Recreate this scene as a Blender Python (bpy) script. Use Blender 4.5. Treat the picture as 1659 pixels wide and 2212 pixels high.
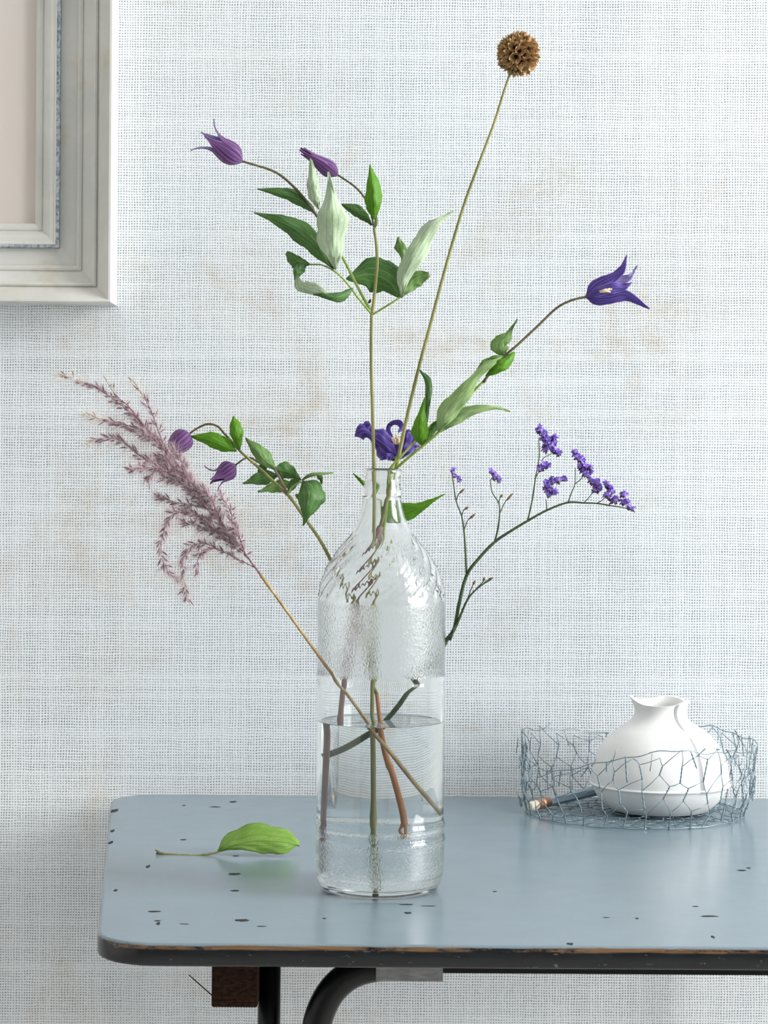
import bpy, math, random
import numpy as np
from mathutils import Vector, Matrix

for o in list(bpy.data.objects):
    bpy.data.objects.remove(o)
SC = bpy.context.scene
COL = SC.collection
rnd = random.Random(7)

# ------------------------------------------------------------------ camera
FPX = 5000.0                       # focal length in pixels of the 1659 x 2212 frame
ROLL = math.radians(0.4)
ZT = 0.72                          # table top height
YH = 965.0                         # horizon row (lens shifted down)
CAM = Vector((0.0, 0.0, ZT + 0.3095))
RV = Vector((math.cos(ROLL), 0, math.sin(ROLL)))
UV_ = Vector((-math.sin(ROLL), 0, math.cos(ROLL)))
FV = Vector((0, 1, 0))
cd = bpy.data.cameras.new('camera')
cd.sensor_fit = 'HORIZONTAL'
cd.sensor_width = 36.0
cd.lens = FPX / 1659.0 * 36.0
cd.shift_y = -(1106.0 - YH) / 1659.0
cd.clip_start = 0.05
cam = bpy.data.objects.new('camera', cd)
COL.objects.link(cam)
mw = Matrix((RV, UV_, -FV)).transposed().to_4x4()
mw.translation = CAM
cam.matrix_world = mw
SC.camera = cam

# ------------------------------------------------------------------ world and light
w = bpy.data.worlds.new('room_ambience')
SC.world = w
w.use_nodes = True
bgn = w.node_tree.nodes['Background']
bgn.inputs[0].default_value = (0.92, 0.96, 1.0, 1)
bgn.inputs[1].default_value = 0.34

WIN_X, WIN_Y0, WIN_Y1, WIN_Z0, WIN_Z1 = 2.30, 0.25, 1.50, 0.90, 2.45
ld = bpy.data.lights.new('window_daylight', 'AREA')
ld.shape = 'RECTANGLE'
ld.size = WIN_Z1 - WIN_Z0
ld.size_y = WIN_Y1 - WIN_Y0
ld.energy = 134.0
ld.color = (0.985, 0.99, 1.0)
lo = bpy.data.objects.new('window_daylight', ld)
COL.objects.link(lo)
lo.location = (WIN_X + 0.16, (WIN_Y0 + WIN_Y1) / 2, (WIN_Z0 + WIN_Z1) / 2)
lo.rotation_euler = (0, math.radians(90), 0)     # shines towards -x

SC.view_settings.view_transform = 'Standard'
SC.view_settings.look = 'None'
SC.view_settings.gamma = 1.0
SC.view_settings.exposure = -0.10
try:
    SC.view_settings.use_curve_mapping = False
except Exception:
    pass
cy = SC.cycles
cy.max_bounces = 24
cy.transmission_bounces = 24
cy.glossy_bounces = 8
cy.diffuse_bounces = 6
cy.transparent_max_bounces = 16
cy.use_denoising = True

# ------------------------------------------------------------------ helpers
def at(px, py, Y):
    px, py, Y = float(px), float(py), float(Y)
    return CAM + Y * ((px - 829.5) / FPX * RV + FV - (py - YH) / FPX * UV_)

def on_z(px, py, z):
    d = (px - 829.5) / FPX * RV + FV - (py - YH) / FPX * UV_
    k = (z - CAM.z) / d.z
    return CAM + d * k

def srgb(r, g, b):
    f = lambda c: (c / 255 / 12.92) if c / 255 <= 0.04045 else ((c / 255 + 0.055) / 1.055) ** 2.4
    return (f(r), f(g), f(b), 1)

ORG = {}

def thing(name, loc, label, cat, group=None):
    o = bpy.data.objects.new(name, None)
    o.empty_display_size = 0.02
    COL.objects.link(o)
    o.location = loc
    o['label'] = label
    o['category'] = cat
    if group:
        o['group'] = group
    ORG[o] = Vector(loc)
    return o

def mesh_obj(name, verts, faces, mats, parent=None, smooth=True, midx=None, uvs=None):
    org = ORG.get(parent, Vector((0, 0, 0)))
    me = bpy.data.meshes.new(name)
    me.from_pydata([(v[0] - org.x, v[1] - org.y, v[2] - org.z) for v in verts], [], faces)
    if not isinstance(mats, (list, tuple)):
        mats = [mats]
    for m in mats:
        me.materials.append(m)
    if midx is not None:
        me.polygons.foreach_set('material_index', midx)
    if smooth:
        me.polygons.foreach_set('use_smooth', [True] * len(me.polygons))
    if uvs is not None:
        ul = me.uv_layers.new(name='UVMap')
        for lp in me.loops:
            ul.data[lp.index].uv = uvs[lp.vertex_index]
    me.update()
    o = bpy.data.objects.new(name, me)
    COL.objects.link(o)
    if parent is not None:
        o.parent = parent
    ORG[o] = org
    return o

def structure(o):
    o['kind'] = 'structure'
    return o

def catmull(pts, n):
    """n samples of a Catmull-Rom spline through pts (sequences of equal length)."""
    P = [np.array(p, float) for p in pts]
    if len(P) == 2:
        return [P[0] + (P[1] - P[0]) * i / (n - 1) for i in range(n)]
    Q = [2 * P[0] - P[1]] + P + [2 * P[-1] - P[-2]]
    out = []
    m = len(P) - 1
    for i in range(n):
        t = i / (n - 1) * m
        k = min(int(t), m - 1)
        u = t - k
        a, b, c, d = Q[k], Q[k + 1], Q[k + 2], Q[k + 3]
        out.append(0.5 * (2 * b + (c - a) * u + (2 * a - 5 * b + 4 * c - d) * u * u + (3 * b - a - 3 * c + d) * u ** 3))
    return out

def lerp_list(L, t):
    x = t * (len(L) - 1)
    k = min(int(x), len(L) - 2)
    return L[k] + (L[k + 1] - L[k]) * (x - k)

def smooth_list(L, t):
    return float(catmull([(v,) for v in L], 2)[0][0]) if len(L) < 2 else float(_cr1(L, t))

def _cr1(L, t):
    m = len(L) - 1
    Q = [2 * L[0] - L[1]] + list(L) + [2 * L[-1] - L[-2]]
    x = t * m
    k = min(int(x), m - 1)
    u = x - k
    a, b, c, d = Q[k], Q[k + 1], Q[k + 2], Q[k + 3]
    return 0.5 * (2 * b + (c - a) * u + (2 * a - 5 * b + 4 * c - d) * u * u + (3 * b - a - 3 * c + d) * u ** 3)

def tube_geo(pts, radii, seg=8, cap=True):
    V, F = [], []
    n = len(pts)
    pts = [Vector(p) for p in pts]
    T0 = (pts[1] - pts[0]).normalized()
    ref = Vector((0, -1, 0)) if abs(T0.y) < 0.9 else Vector((1, 0, 0))
    N = (ref - T0 * ref.dot(T0)).normalized()
    for i in range(n):
        if i == 0:
            T = T0
        elif i == n - 1:
            T = (pts[i] - pts[i - 1]).normalized()
        else:
            T = (pts[i + 1] - pts[i - 1])
            T = T.normalized() if T.length > 1e-9 else T0
        N = (N - T * N.dot(T))
        N = N.normalized() if N.length > 1e-6 else T.orthogonal().normalized()
        B = T.cross(N)
        r = radii[i]
        for k in range(seg):
            a = 2 * math.pi * k / seg
            V.append(pts[i] + N * (r * math.cos(a)) + B * (r * math.sin(a)))
    for i in range(n - 1):
        for k in range(seg):
            a = i * seg + k
            b = i * seg + (k + 1) % seg
            F.append((a, b, b + seg, a + seg))
    if cap:
        F.append(tuple(range(seg - 1, -1, -1)))
        F.append(tuple((n - 1) * seg + k for k in range(seg)))
    return V, F

class MB:
    """collects geometry with material indices"""
    def __init__(s):
        s.V, s.F, s.M = [], [], []
    def add(s, V, F, m=0):
        o = len(s.V)
        s.V += list(V)
        s.F += [tuple(i + o for i in f) for f in F]
        s.M += [m] * len(F)
    def build(s, name, mats, parent=None, smooth=True):
        return mesh_obj(name, s.V, s.F, mats, parent, smooth, s.M)

def stem(name, parent, P, r0, r1, mat, n=None, seg=8, wob=0.0, knots=()):
    """P: (px, py, Y) control points; radii in millimetres from first to last"""
    n = n or max(8, 5 * len(P))
    S = catmull(P, n)
    pts, rad = [], []
    for i, s in enumerate(S):
        t = i / (n - 1)
        r = (r0 + (r1 - r0) * t) * 0.001
        for kt, kr in knots:
            r *= 1 + kr * math.exp(-((t - kt) / 0.02) ** 2)
        pts.append(at(s[0] + wob * rnd.uniform(-1, 1), s[1], s[2]))
        rad.append(r)
    V, F = tube_geo(pts, rad, seg)
    return mesh_obj(name, V, F, mat, parent)

def leaf(parent, P, wl, wr, mats, dl=0.3, dr=0.3, fold=0.0, wave=0.0, name='leaf', n=18, m=5, th=0.00035, pucker=0.0009):
    """blade along the midrib P (px, py, Y); wl / wr projected half widths in px; dl / dr how far the edges run back per width"""
    S = catmull(P, n)
    V, F, U = [], [], []
    ph = rnd.uniform(0, 6.28)
    for i in range(n):
        t = i / (n - 1)
        a = S[max(i - 1, 0)]
        b = S[min(i + 1, n - 1)]
        tx, ty = b[0] - a[0], b[1] - a[1]
        L = math.hypot(tx, ty) or 1
        lx, ly = ty / L, -tx / L
        Y = S[i][2]
        sc = FPX / Y
        WL = max(_cr1(wl, t), 0.4)
        WR = max(_cr1(wr, t), 0.4)
        WL *= 1 + 0.07 * math.sin(t * 23 + ph) + 0.03 * math.sin(t * 51 + 2 * ph)
        WR *= 1 + 0.07 * math.sin(t * 19 + 2 + ph) + 0.03 * math.sin(t * 47 + ph)
        for k in range(-m, m + 1):
            s = k / m
            q = abs(s)
            W = WL if s < 0 else WR
            d = dl if s < 0 else dr
            sg = 1 if s < 0 else -1
            px = S[i][0] + sg * lx * q * W
            py = S[i][1] + sg * ly * q * W
            dY = q * W / sc * d + fold * q * q * W / sc
            dY += wave * q * math.sin(t * 17 + ph + (1.3 if s > 0 else 0)) * 0.003
            dY += pucker * math.sin(q * 9.4) * math.sin(t * 26 + (0 if s < 0 else 1.5)) * (1 - t * 0.5)
            V.append(at(px, py, Y + dY))
            U.append((s * 0.5 + 0.5, t))
    r = 2 * m + 1
    for i in range(n - 1):
        for k in range(r - 1):
            a = i * r + k
            F.append((a, a + 1, a + 1 + r, a + r))
    # orient towards the camera side
    v0, v1, v2 = V[F[len(F) // 2][0]], V[F[len(F) // 2][1]], V[F[len(F) // 2][2]]
    if (v1 - v0).cross(v2 - v0).y > 0:
        F = [tuple(reversed(f)) for f in F]
    o = mesh_obj(name, V, F, list(mats), parent, True, None, U)
    md = o.modifiers.new('thickness', 'SOLIDIFY')
    md.thickness = th
    md.offset = -1
    md.material_offset = 1
    return o

# ------------------------------------------------------------------ materials
class NT:
    def __init__(s, name):
        s.mat = bpy.data.materials.new(name)
        s.mat.use_nodes = True
        s.t = s.mat.node_tree
        s.p = s.t.nodes['Principled BSDF']
        s.out = s.t.nodes['Material Output']
    def n(s, typ, **kw):
        nd = s.t.nodes.new(typ)
        for k, v in kw.items():
            setattr(nd, k, v)
        return nd
    def put(s, sock, v):
        if isinstance(v, bpy.types.NodeSocket):
            s.t.links.new(v, sock)
        else:
            sock.default_value = v
    def m(s, op, a, b=None, c=None, clamp=False):
        nd = s.n('ShaderNodeMath', operation=op)
        nd.use_clamp = clamp
        s.put(nd.inputs[0], a)
        if b is not None:
            s.put(nd.inputs[1], b)
        if c is not None:
            s.put(nd.inputs[2], c)
        return nd.outputs[0]
    def mix(s, f, a, b, blend='MIX'):
        nd = s.n('ShaderNodeMix', data_type='RGBA', blend_type=blend)
        s.put(nd.inputs[0], f)
        s.put(nd.inputs[6], a)
        s.put(nd.inputs[7], b)
        return nd.outputs[2]
    def ss(s, x, a, b):
        nd = s.n('ShaderNodeMapRange', interpolation_type='SMOOTHSTEP')
        s.put(nd.inputs[0], x)
        nd.inputs[1].default_value = a
        nd.inputs[2].default_value = b
        return nd.outputs[0]
    def coord(s, which='Object'):
        return s.n('ShaderNodeTexCoord').outputs[which]
    def sep(s, v):
        nd = s.n('ShaderNodeSeparateXYZ')
        s.put(nd.inputs[0], v)
        return nd.outputs
    def comb(s, x, y, z):
        nd = s.n('ShaderNodeCombineXYZ')
        for i, v in enumerate((x, y, z)):
            s.put(nd.inputs[i], v)
        return nd.outputs[0]
    def vmul(s, v, k):
        nd = s.n('ShaderNodeVectorMath', operation='MULTIPLY')
        s.put(nd.inputs[0], v)
        nd.inputs[1].default_value = k
        return nd.outputs[0]
    def noise(s, vec, scale, detail=2, rough=0.5, dist=0.0):
        nd = s.n('ShaderNodeTexNoise')
        s.put(nd.inputs['Vector'], vec)
        nd.inputs['Scale'].default_value = scale
        nd.inputs['Detail'].default_value = detail
        nd.inputs['Roughness'].default_value = rough
        nd.inputs['Distortion'].default_value = dist
        return nd.outputs[0]
    def vor(s, vec, scale, feature='F1', out=0):
        nd = s.n('ShaderNodeTexVoronoi', feature=feature)
        s.put(nd.inputs['Vector'], vec)
        nd.inputs['Scale'].default_value = scale
        return nd.outputs[out]
    def bump(s, h, strength=0.5, dist=0.001):
        nd = s.n('ShaderNodeBump')
        s.put(nd.inputs['Height'], h)
        s.put(nd.inputs['Strength'], strength)
        nd.inputs['Distance'].default_value = dist
        s.t.links.new(nd.outputs[0], s.p.inputs['Normal'])
        return nd.outputs[0]
    def set(s, **kw):
        for k, v in kw.items():
            s.put(s.p.inputs[k.replace('_', ' ')], v)
        return s
    def translucent(s, fac, col, normal=None):
        tr = s.n('ShaderNodeBsdfTranslucent')
        s.put(tr.inputs[0], col)
        mx = s.n('ShaderNodeMixShader')
        mx.inputs[0].default_value = fac
        s.t.links.new(s.p.outputs[0], mx.inputs[1])
        s.t.links.new(tr.outputs[0], mx.inputs[2])
        s.t.links.new(mx.outputs[0], s.out.inputs[0])

def noisy(name, ca, cb, scale=60, rough=0.6, bump=0.2, stretch=(1, 1, 1), spec=0.4, dist=0.0006):
    k = NT(name)
    v = k.vmul(k.coord(), stretch)
    f = k.noise(v, scale, 4, 0.6)
    k.set(Base_Color=k.mix(k.ss(f, 0.3, 0.7), ca, cb), Roughness=rough)
    k.p.inputs['Specular IOR Level'].default_value = spec
    if bump:
        k.bump(f, bump, dist)
    return k.mat

def wall_cloth():
    k = NT('painted_burlap')
    x, y, z = k.sep(k.coord())
    obj = k.coord()
    p = 0.00239
    wob = k.noise(obj, 55, 3)
    wob2 = k.noise(k.vmul(obj, (1, 1, 0.25)), 120, 2)
    wob3 = k.noise(k.vmul(obj, (0.25, 1, 1)), 120, 2)
    u = k.m('ADD', k.m('DIVIDE', x, p), k.m('ADD', k.m('MULTIPLY', wob, 0.8), k.m('MULTIPLY', wob2, 0.7)))
    v = k.m('ADD', k.m('DIVIDE', z, p), k.m('ADD', k.m('MULTIPLY', wob, 0.8), k.m('MULTIPLY', wob3, 0.7)))
    a = k.m('ABSOLUTE', k.m('SINE', k.m('MULTIPLY', u, math.pi)))
    b = k.m('ABSOLUTE', k.m('SINE', k.m('MULTIPLY', v, math.pi)))
    # thickness of each single thread
    wu = k.n('ShaderNodeTexWhiteNoise', noise_dimensions='1D')
    k.put(wu.inputs['W'], k.m('FLOOR', u))
    wv = k.n('ShaderNodeTexWhiteNoise', noise_dimensions='1D')
    k.put(wv.inputs['W'], k.m('ADD', k.m('FLOOR', v), 0.37))
    ta = k.m('POWER', a, k.m('ADD', 0.30, k.m('MULTIPLY', wu.outputs[0], 0.5)))
    tb = k.m('POWER', b, k.m('ADD', 0.22, k.m('MULTIPLY', wv.outputs[0], 0.42)))
    # over and under of the plain weave
    chk = k.m('MULTIPLY', k.m('SINE', k.m('MULTIPLY', u, math.pi)), k.m('SINE', k.m('MULTIPLY', v, math.pi)))
    ha = k.m('MULTIPLY', ta, k.m('ADD', 0.85, k.m('MULTIPLY', chk, 0.15)))
    hb = k.m('MULTIPLY', tb, k.m('SUBTRACT', 0.85, k.m('MULTIPLY', chk, 0.15)))
    h = k.m('MAXIMUM', ha, hb)
    paint = k.noise(obj, 9, 4, 0.6)              # how far the paint filled the pores
    fuzz = k.noise(obj, 900, 2)
    h = k.m('ADD', h, k.m('MULTIPLY', k.m('SUBTRACT', fuzz, 0.5), 0.35))
    lo_ = k.m('ADD', 0.18, k.m('MULTIPLY', paint, -0.10))
    gap = k.n('ShaderNodeMapRange', interpolation_type='SMOOTHSTEP')
    k.put(gap.inputs[0], h)
    k.put(gap.inputs[1], 0.42)
    k.put(gap.inputs[2], k.m('SUBTRACT', 0.98, k.m('MULTIPLY', paint, 0.25)))
    # beige stains and cool white paint
    st = k.noise(obj, 7.0, 6, 0.66, 0.5)
    st2 = k.noise(k.vmul(obj, (1, 1, 1.3)), 24, 4, 0.6)
    warm = k.m('MULTIPLY', k.ss(st, 0.50, 0.74), k.m('ADD', 0.35, k.m('MULTIPLY', k.ss(st2, 0.4, 0.65), 0.65)))
    cool = k.mix(k.noise(obj, 4, 3), srgb(226, 232, 236), srgb(238, 240, 241))
    thread = k.mix(k.m('MULTIPLY', warm, 0.75), cool, srgb(208, 198, 180))
    gapc = k.mix(warm, srgb(108, 121, 130), srgb(120, 112, 100))
    col = k.mix(gap.outputs[0], gapc, thread)
    k.set(Base_Color=col, Roughness=0.85)
    k.p.inputs['Specular IOR Level'].default_value = 0.2
    k.bump(k.m('ADD', h, k.m('MULTIPLY', k.noise(obj, 30, 3), 0.8)), 0.55, 0.0006)
    return k.mat

def table_paint():
    """object z: 0 = top face; grey-blue paint on top, near-black paint on the edge, bare wood where the arris is worn"""
    k = NT('grey_blue_table_paint')
    obj = k.coord()
    x, y, z = k.sep(obj)
    n1 = k.noise(k.vmul(obj, (1, 6, 6)), 30, 5, 0.65)
    n2 = k.noise(k.vmul(obj, (1, 4, 1)), 160, 4, 0.6)
    n3 = k.noise(obj, 14, 4, 0.55)
    top = k.mix(n3, srgb(114, 132, 143), srgb(128, 146, 156))
    top = k.mix(k.ss(n2, 0.70, 0.76), top, srgb(58, 70, 78))
    light = k.noise(k.vmul(obj, (1, 2.5, 1)), 75, 5, 0.7)
    top = k.mix(k.m('MULTIPLY', k.ss(light, 0.69, 0.75), 0.25), top, srgb(160, 175, 182))
    edge = k.mix(k.ss(n1, 0.35, 0.7), srgb(12, 14, 16), srgb(26, 31, 34))
    chip = k.noise(k.vmul(obj, (1, 1, 3)), 110, 4, 0.6)
    edge = k.mix(k.ss(chip, 0.63, 0.68), edge, srgb(78, 88, 94))
    edge = k.mix(k.ss(chip, 0.33, 0.29), edge, srgb(10, 10, 11))
    wood = k.mix(k.noise(k.vmul(obj, (0.3, 6, 6)), 150, 3), srgb(58, 42, 29), srgb(160, 124, 86))
    zz = k.m('ADD', z, k.m('MULTIPLY', k.m('SUBTRACT', n1, 0.5), 0.0022))
    is_edge = k.ss(zz, -0.0012, -0.0020)
    col = k.mix(is_edge, top, edge)
    band = k.m('MULTIPLY', k.ss(zz, -0.0008, -0.0014), k.ss(zz, -0.0044, -0.0030))
    wear = k.m('MULTIPLY', band, k.ss(k.noise(k.vmul(obj, (1, 3, 3)), 16, 6, 0.8), 0.40, 0.54))
    col = k.mix(wear, col, wood)
    k.set(Base_Color=col, Roughness=k.m('ADD', 0.15, k.m('MULTIPLY', n3, 0.14)))
    k.p.inputs['Specular IOR Level'].default_value = 0.5
    k.bump(k.m('ADD', n1, k.m('MULTIPLY', n2, 0.5)), 0.10, 0.0005)
    return k.mat

def leaf_mat(name, ca, cb, vein, trans=0.3, rough=0.42, net=0.6, spec=0.35):
    k = NT(name)
    u, v, _ = k.sep(k.coord('UV'))
    uu = k.m('ABSOLUTE', k.m('MULTIPLY', k.m('SUBTRACT', u, 0.5), 2.0))
    def line(c, wd):
        return k.m('SUBTRACT', 1.0, k.ss(k.m('ABSOLUTE', k.m('SUBTRACT', uu, c)), wd * 0.3, wd))
    mid = line(0.0, 0.075)
    l1 = k.m('MULTIPLY', line(0.36, 0.05), 0.8)
    l2 = k.m('MULTIPLY', line(0.70, 0.05), 0.5)
    lat = k.m('FRACT', k.m('ADD', k.m('MULTIPLY', v, 8.0), k.m('MULTIPLY', uu, -2.4)))
    l3 = k.m('MULTIPLY', k.m('SUBTRACT', 1.0, k.ss(k.m('ABSOLUTE', k.m('SUBTRACT', lat, 0.5)), 0.02, 0.11)), 0.4)
    obj = k.coord()
    cell = k.vor(obj, 330, 'DISTANCE_TO_EDGE')
    nt = k.m('MULTIPLY', k.m('SUBTRACT', 1.0, k.ss(cell, 0.0, 0.12)), 0.35 * net)
    vv = k.m('MAXIMUM', k.m('MAXIMUM', mid, l1), k.m('MAXIMUM', l2, k.m('MAXIMUM', l3, nt)))
    n = k.noise(obj, 70, 3)
    col = k.mix(k.ss(n, 0.3, 0.7), ca, cb)
    col = k.mix(k.m('MULTIPLY', vv, 0.75), col, vein)
    k.set(Base_Color=col, Roughness=rough)
    k.p.inputs['Specular IOR Level'].default_value = spec
    k.bump(k.m('SUBTRACT', n, k.m('MULTIPLY', vv, 0.9)), 0.35, 0.0006)
    k.translucent(trans, k.mix(0.4, col, srgb(150, 200, 40), 'MIX'))
    return k.mat

def petal_mat(name, ca, cb, edge, trans=0.25):
    k = NT(name)
    u, v, _ = k.sep(k.coord('UV'))
    uu = k.m('ABSOLUTE', k.m('MULTIPLY', k.m('SUBTRACT', u, 0.5), 2.0))
    st = k.noise(k.comb(k.m('MULTIPLY', u, 26), k.m('MULTIPLY', v, 1.5), 0.0), 1.0, 3)
    col = k.mix(k.ss(st, 0.35, 0.65), ca, cb)
    rib = k.m('MULTIPLY', k.m('ADD', 1.0, k.m('COSINE', k.m('MULTIPLY', uu, 14.0))), 0.5)
    col = k.mix(k.m('MULTIPLY', k.ss(rib, 0.72, 1.0), 0.55), col, edge)
    col = k.mix(k.m('MULTIPLY', k.ss(uu, 0.80, 1.0), 0.55), col, edge)
    k.set(Base_Color=col, Roughness=0.55)
    k.p.inputs['Specular IOR Level'].default_value = 0.3
    k.p.inputs['Sheen Weight'].default_value = 0.15
    k.bump(st, 0.3, 0.0005)
    k.translucent(trans, col)
    return k.mat

def glass_mat():
    k = NT('clear_pressed_glass')
    obj = k.coord()
    x, y, z = k.sep(obj)
    # stippled bands (object z = height above the base, metres)
    up = k.m('MULTIPLY', k.ss(z, 0.149, 0.154), k.ss(z, 0.204, 0.199))
    low = k.m('MULTIPLY', k.ss(z, 0.006, 0.010), k.ss(z, 0.0375, 0.036))
    mid = k.m('MULTIPLY', k.ss(z, 0.0385, 0.039), k.ss(z, 0.0455, 0.045))
    low = k.m('MAXIMUM', low, k.m('MULTIPLY', mid, 0.55))
    mask = k.m('MAXIMUM', up, k.m('MULTIPLY', low, 0.9))
    st = k.noise(k.vmul(obj, (1, 1, 0.8)), 760, 2)
    n = k.noise(obj, 40, 2)
    k.set(Base_Color=(0.985, 0.995, 0.99, 1), Roughness=k.m('MULTIPLY', mask, 0.06))
    k.p.inputs['Transmission Weight'].default_value = 1.0
    k.p.inputs['IOR'].default_value = 1.5
    k.bump(k.m('ADD', k.m('MULTIPLY', st, mask), k.m('MULTIPLY', n, 0.015)), 0.5, 0.0008)
    return k.mat

def water_mat():
    k = NT('clear_water')
    k.set(Base_Color=(0.97, 0.99, 0.995, 1), Roughness=0.0)
    k.p.inputs['Transmission Weight'].default_value = 1.0
    k.p.inputs['IOR'].default_value = 1.333
    return k.mat

def frame_paint():
    k = NT('chalky_frame_paint')
    obj = k.coord()
    n = k.noise(k.vmul(obj, (1, 1, 1)), 12, 5, 0.65)
    g = k.noise(obj, 130, 4)
    col = k.mix(k.ss(n, 0.35, 0.7), srgb(208, 208, 202), srgb(222, 220, 214))
    col = k.mix(k.m('MULTIPLY', k.ss(k.noise(obj, 17, 4, 0.6), 0.56, 0.74), 0.55), col, srgb(198, 182, 146))
    col = k.mix(k.ss(g, 0.76, 0.80), col, srgb(150, 128, 100))
    k.set(Base_Color=col, Roughness=0.55)
    k.bump(g, 0.12, 0.0005)
    return k.mat

M = {}
M['wall'] = wall_cloth()
M['table'] = table_paint()
M['glass'] = glass_mat()
M['water'] = water_mat()
M['frame'] = frame_paint()
M['worn_blue'] = noisy('worn_blue_edge', srgb(96, 108, 124), srgb(196, 202, 204), 240, 0.6, 0.3)
M['art'] = noisy('pale_pink_board', srgb(226, 212, 202), srgb(222, 214, 208), 5, 0.7, 0.03)
M['floor'] = noisy('grey_floor_boards', srgb(200, 197, 192), srgb(216, 213, 208), 8, 0.6, 0.1, (1, 8, 1))
M['plaster'] = noisy('white_plaster', srgb(228, 228, 225), srgb(236, 236, 234), 6, 0.8, 0.1)
M['white_paint'] = noisy('white_gloss_paint', srgb(232, 232, 230), srgb(240, 240, 238), 10, 0.35, 0.02)
M['ceramic'] = noisy('matt_white_porcelain', srgb(238, 237, 234), srgb(243, 242, 240), 25, 0.5, 0.05)
M['black_metal'] = noisy('black_lacquered_steel', srgb(6, 6, 8), srgb(13, 14, 16), 30, 0.30, 0.03, (1, 1, 1), 0.3)
M['brown_wood'] = noisy('dark_rough_wood', srgb(24, 13, 8), srgb(62, 38, 23), 260, 0.85, 0.7, (1, 1, 2), 0.2, 0.001)
M['grey_metal'] = noisy('dull_grey_metal', srgb(128, 128, 128), srgb(165, 164, 163), 60, 0.5, 0.1, (1, 1, 4))
M['chip'] = noisy('dark_chip', srgb(20, 22, 24), srgb(52, 54, 54), 300, 0.7, 0.3)
k = NT('galvanised_wire')
k.set(Base_Color=k.mix(k.noise(k.coord(), 300, 2), srgb(108, 128, 138), srgb(168, 184, 190)), Roughness=0.35, Metallic=0.7)
M['wire'] = k.mat
M['eraser'] = noisy('cream_eraser', srgb(214, 206, 182), srgb(226, 220, 200), 100, 0.7, 0.1)
k = NT('copper_ferrule')
k.set(Base_Color=k.mix(k.noise(k.coord(), 250, 3), srgb(178, 118, 88), srgb(226, 176, 148)), Roughness=0.3, Metallic=0.9)
M['copper'] = k.mat
M['pencil'] = noisy('slate_blue_lacquer', srgb(142, 160, 174), srgb(156, 172, 184), 50, 0.35, 0.02)
M['pencil_wood'] = noisy('cedar_wood', srgb(196, 150, 104), srgb(214, 172, 126), 100, 0.7, 0.1)
M['graphite'] = noisy('graphite', srgb(40, 40, 42), srgb(60, 60, 62), 100, 0.4, 0.0)

M['leaf_dark'] = leaf_mat('leaf_dark_green', srgb(62, 104, 52), srgb(86, 128, 66), srgb(124, 160, 96), 0.22)
M['leaf_mid'] = leaf_mat('leaf_mid_green', srgb(104, 146, 74), srgb(132, 170, 98), srgb(164, 194, 128), 0.28)
M['leaf_bright'] = leaf_mat('leaf_bright_green', srgb(86, 148, 22), srgb(112, 172, 40), srgb(142, 188, 74), 0.35)
M['leaf_pale'] = leaf_mat('leaf_pale_underside', srgb(196, 218, 182), srgb(214, 230, 202), srgb(154, 186, 130), 0.25, 0.6, 0.9)
M['leaf_soft'] = leaf_mat('leaf_soft_underside', srgb(150, 190, 112), srgb(176, 208, 140), srgb(204, 222, 176), 0.28, 0.55)
M['leaf_lime'] = leaf_mat('leaf_lime_green', srgb(138, 180, 76), srgb(162, 198, 102), srgb(118, 158, 66), 0.35, 0.45, 1.0)
M['petal_mauve'] = petal_mat('petal_mauve', srgb(88, 48, 108), srgb(126, 80, 140), srgb(168, 130, 180))
M['petal_dark'] = petal_mat('petal_dark_plum', srgb(74, 38, 88), srgb(104, 62, 118), srgb(140, 98, 152))
M['petal_blue'] = petal_mat('petal_blue_violet', srgb(68, 46, 132), srgb(98, 74, 166), srgb(140, 120, 202))
M['petal_light'] = petal_mat('petal_inside_violet', srgb(150, 136, 204), srgb(180, 168, 220), srgb(206, 200, 234))
M['stamen'] = noisy('cream_stamen', srgb(226, 196, 150), srgb(240, 224, 196), 200, 0.6, 0.0)
M['stem_olive'] = noisy('olive_green_stem', srgb(112, 116, 62), srgb(160, 158, 98), 120, 0.5, 0.15, (1, 1, 0.15))
M['stem_brown'] = noisy('brown_green_stem', srgb(84, 76, 52), srgb(112, 104, 72), 120, 0.5, 0.15, (1, 1, 0.2))
M['stem_green'] = noisy('fresh_green_stem', srgb(122, 154, 60), srgb(158, 182, 92), 120, 0.5, 0.1, (1, 1, 0.2))
M['stem_purple'] = noisy('purple_brown_stem', srgb(108, 82, 78), srgb(146, 118, 110), 160, 0.6, 0.2, (1, 1, 0.15))
M['stem_orange'] = noisy('orange_brown_stem', srgb(168, 104, 58), srgb(202, 142, 92), 160, 0.6, 0.2, (1, 1, 0.15))
M['stem_straw'] = noisy('straw_stem', srgb(150, 122, 78), srgb(196, 172, 122), 160, 0.55, 0.15, (1, 1, 0.2))
M['stem_dkgreen'] = noisy('dark_green_stem', srgb(44, 66, 40), srgb(78, 98, 62), 160, 0.55, 0.15, (1, 1, 0.3))
M['bud_brown'] = noisy('brown_bud', srgb(92, 76, 50), srgb(140, 116, 78), 300, 0.65, 0.2)
M['statice'] = noisy('violet_floret', srgb(140, 110, 206), srgb(182, 156, 232), 400, 0.6, 0.2)
M['calyx'] = noisy('plum_calyx', srgb(62, 50, 58), srgb(96, 78, 84), 400, 0.65, 0.2)
M['spikelet'] = noisy('mauve_spikelet', srgb(106, 68, 80), srgb(158, 114, 126), 260, 0.65, 0.1)
k = NT('plume_hair')
k.set(Base_Color=k.mix(k.noise(k.coord(), 30, 2), srgb(232, 206, 214), srgb(246, 236, 238)), Roughness=0.7)
k.translucent(0.4, srgb(238, 224, 226))
M['hair'] = k.mat
M['hair_cream'] = noisy('cream_hair', srgb(226, 216, 200), srgb(240, 234, 222), 60, 0.7, 0.0)
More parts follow.
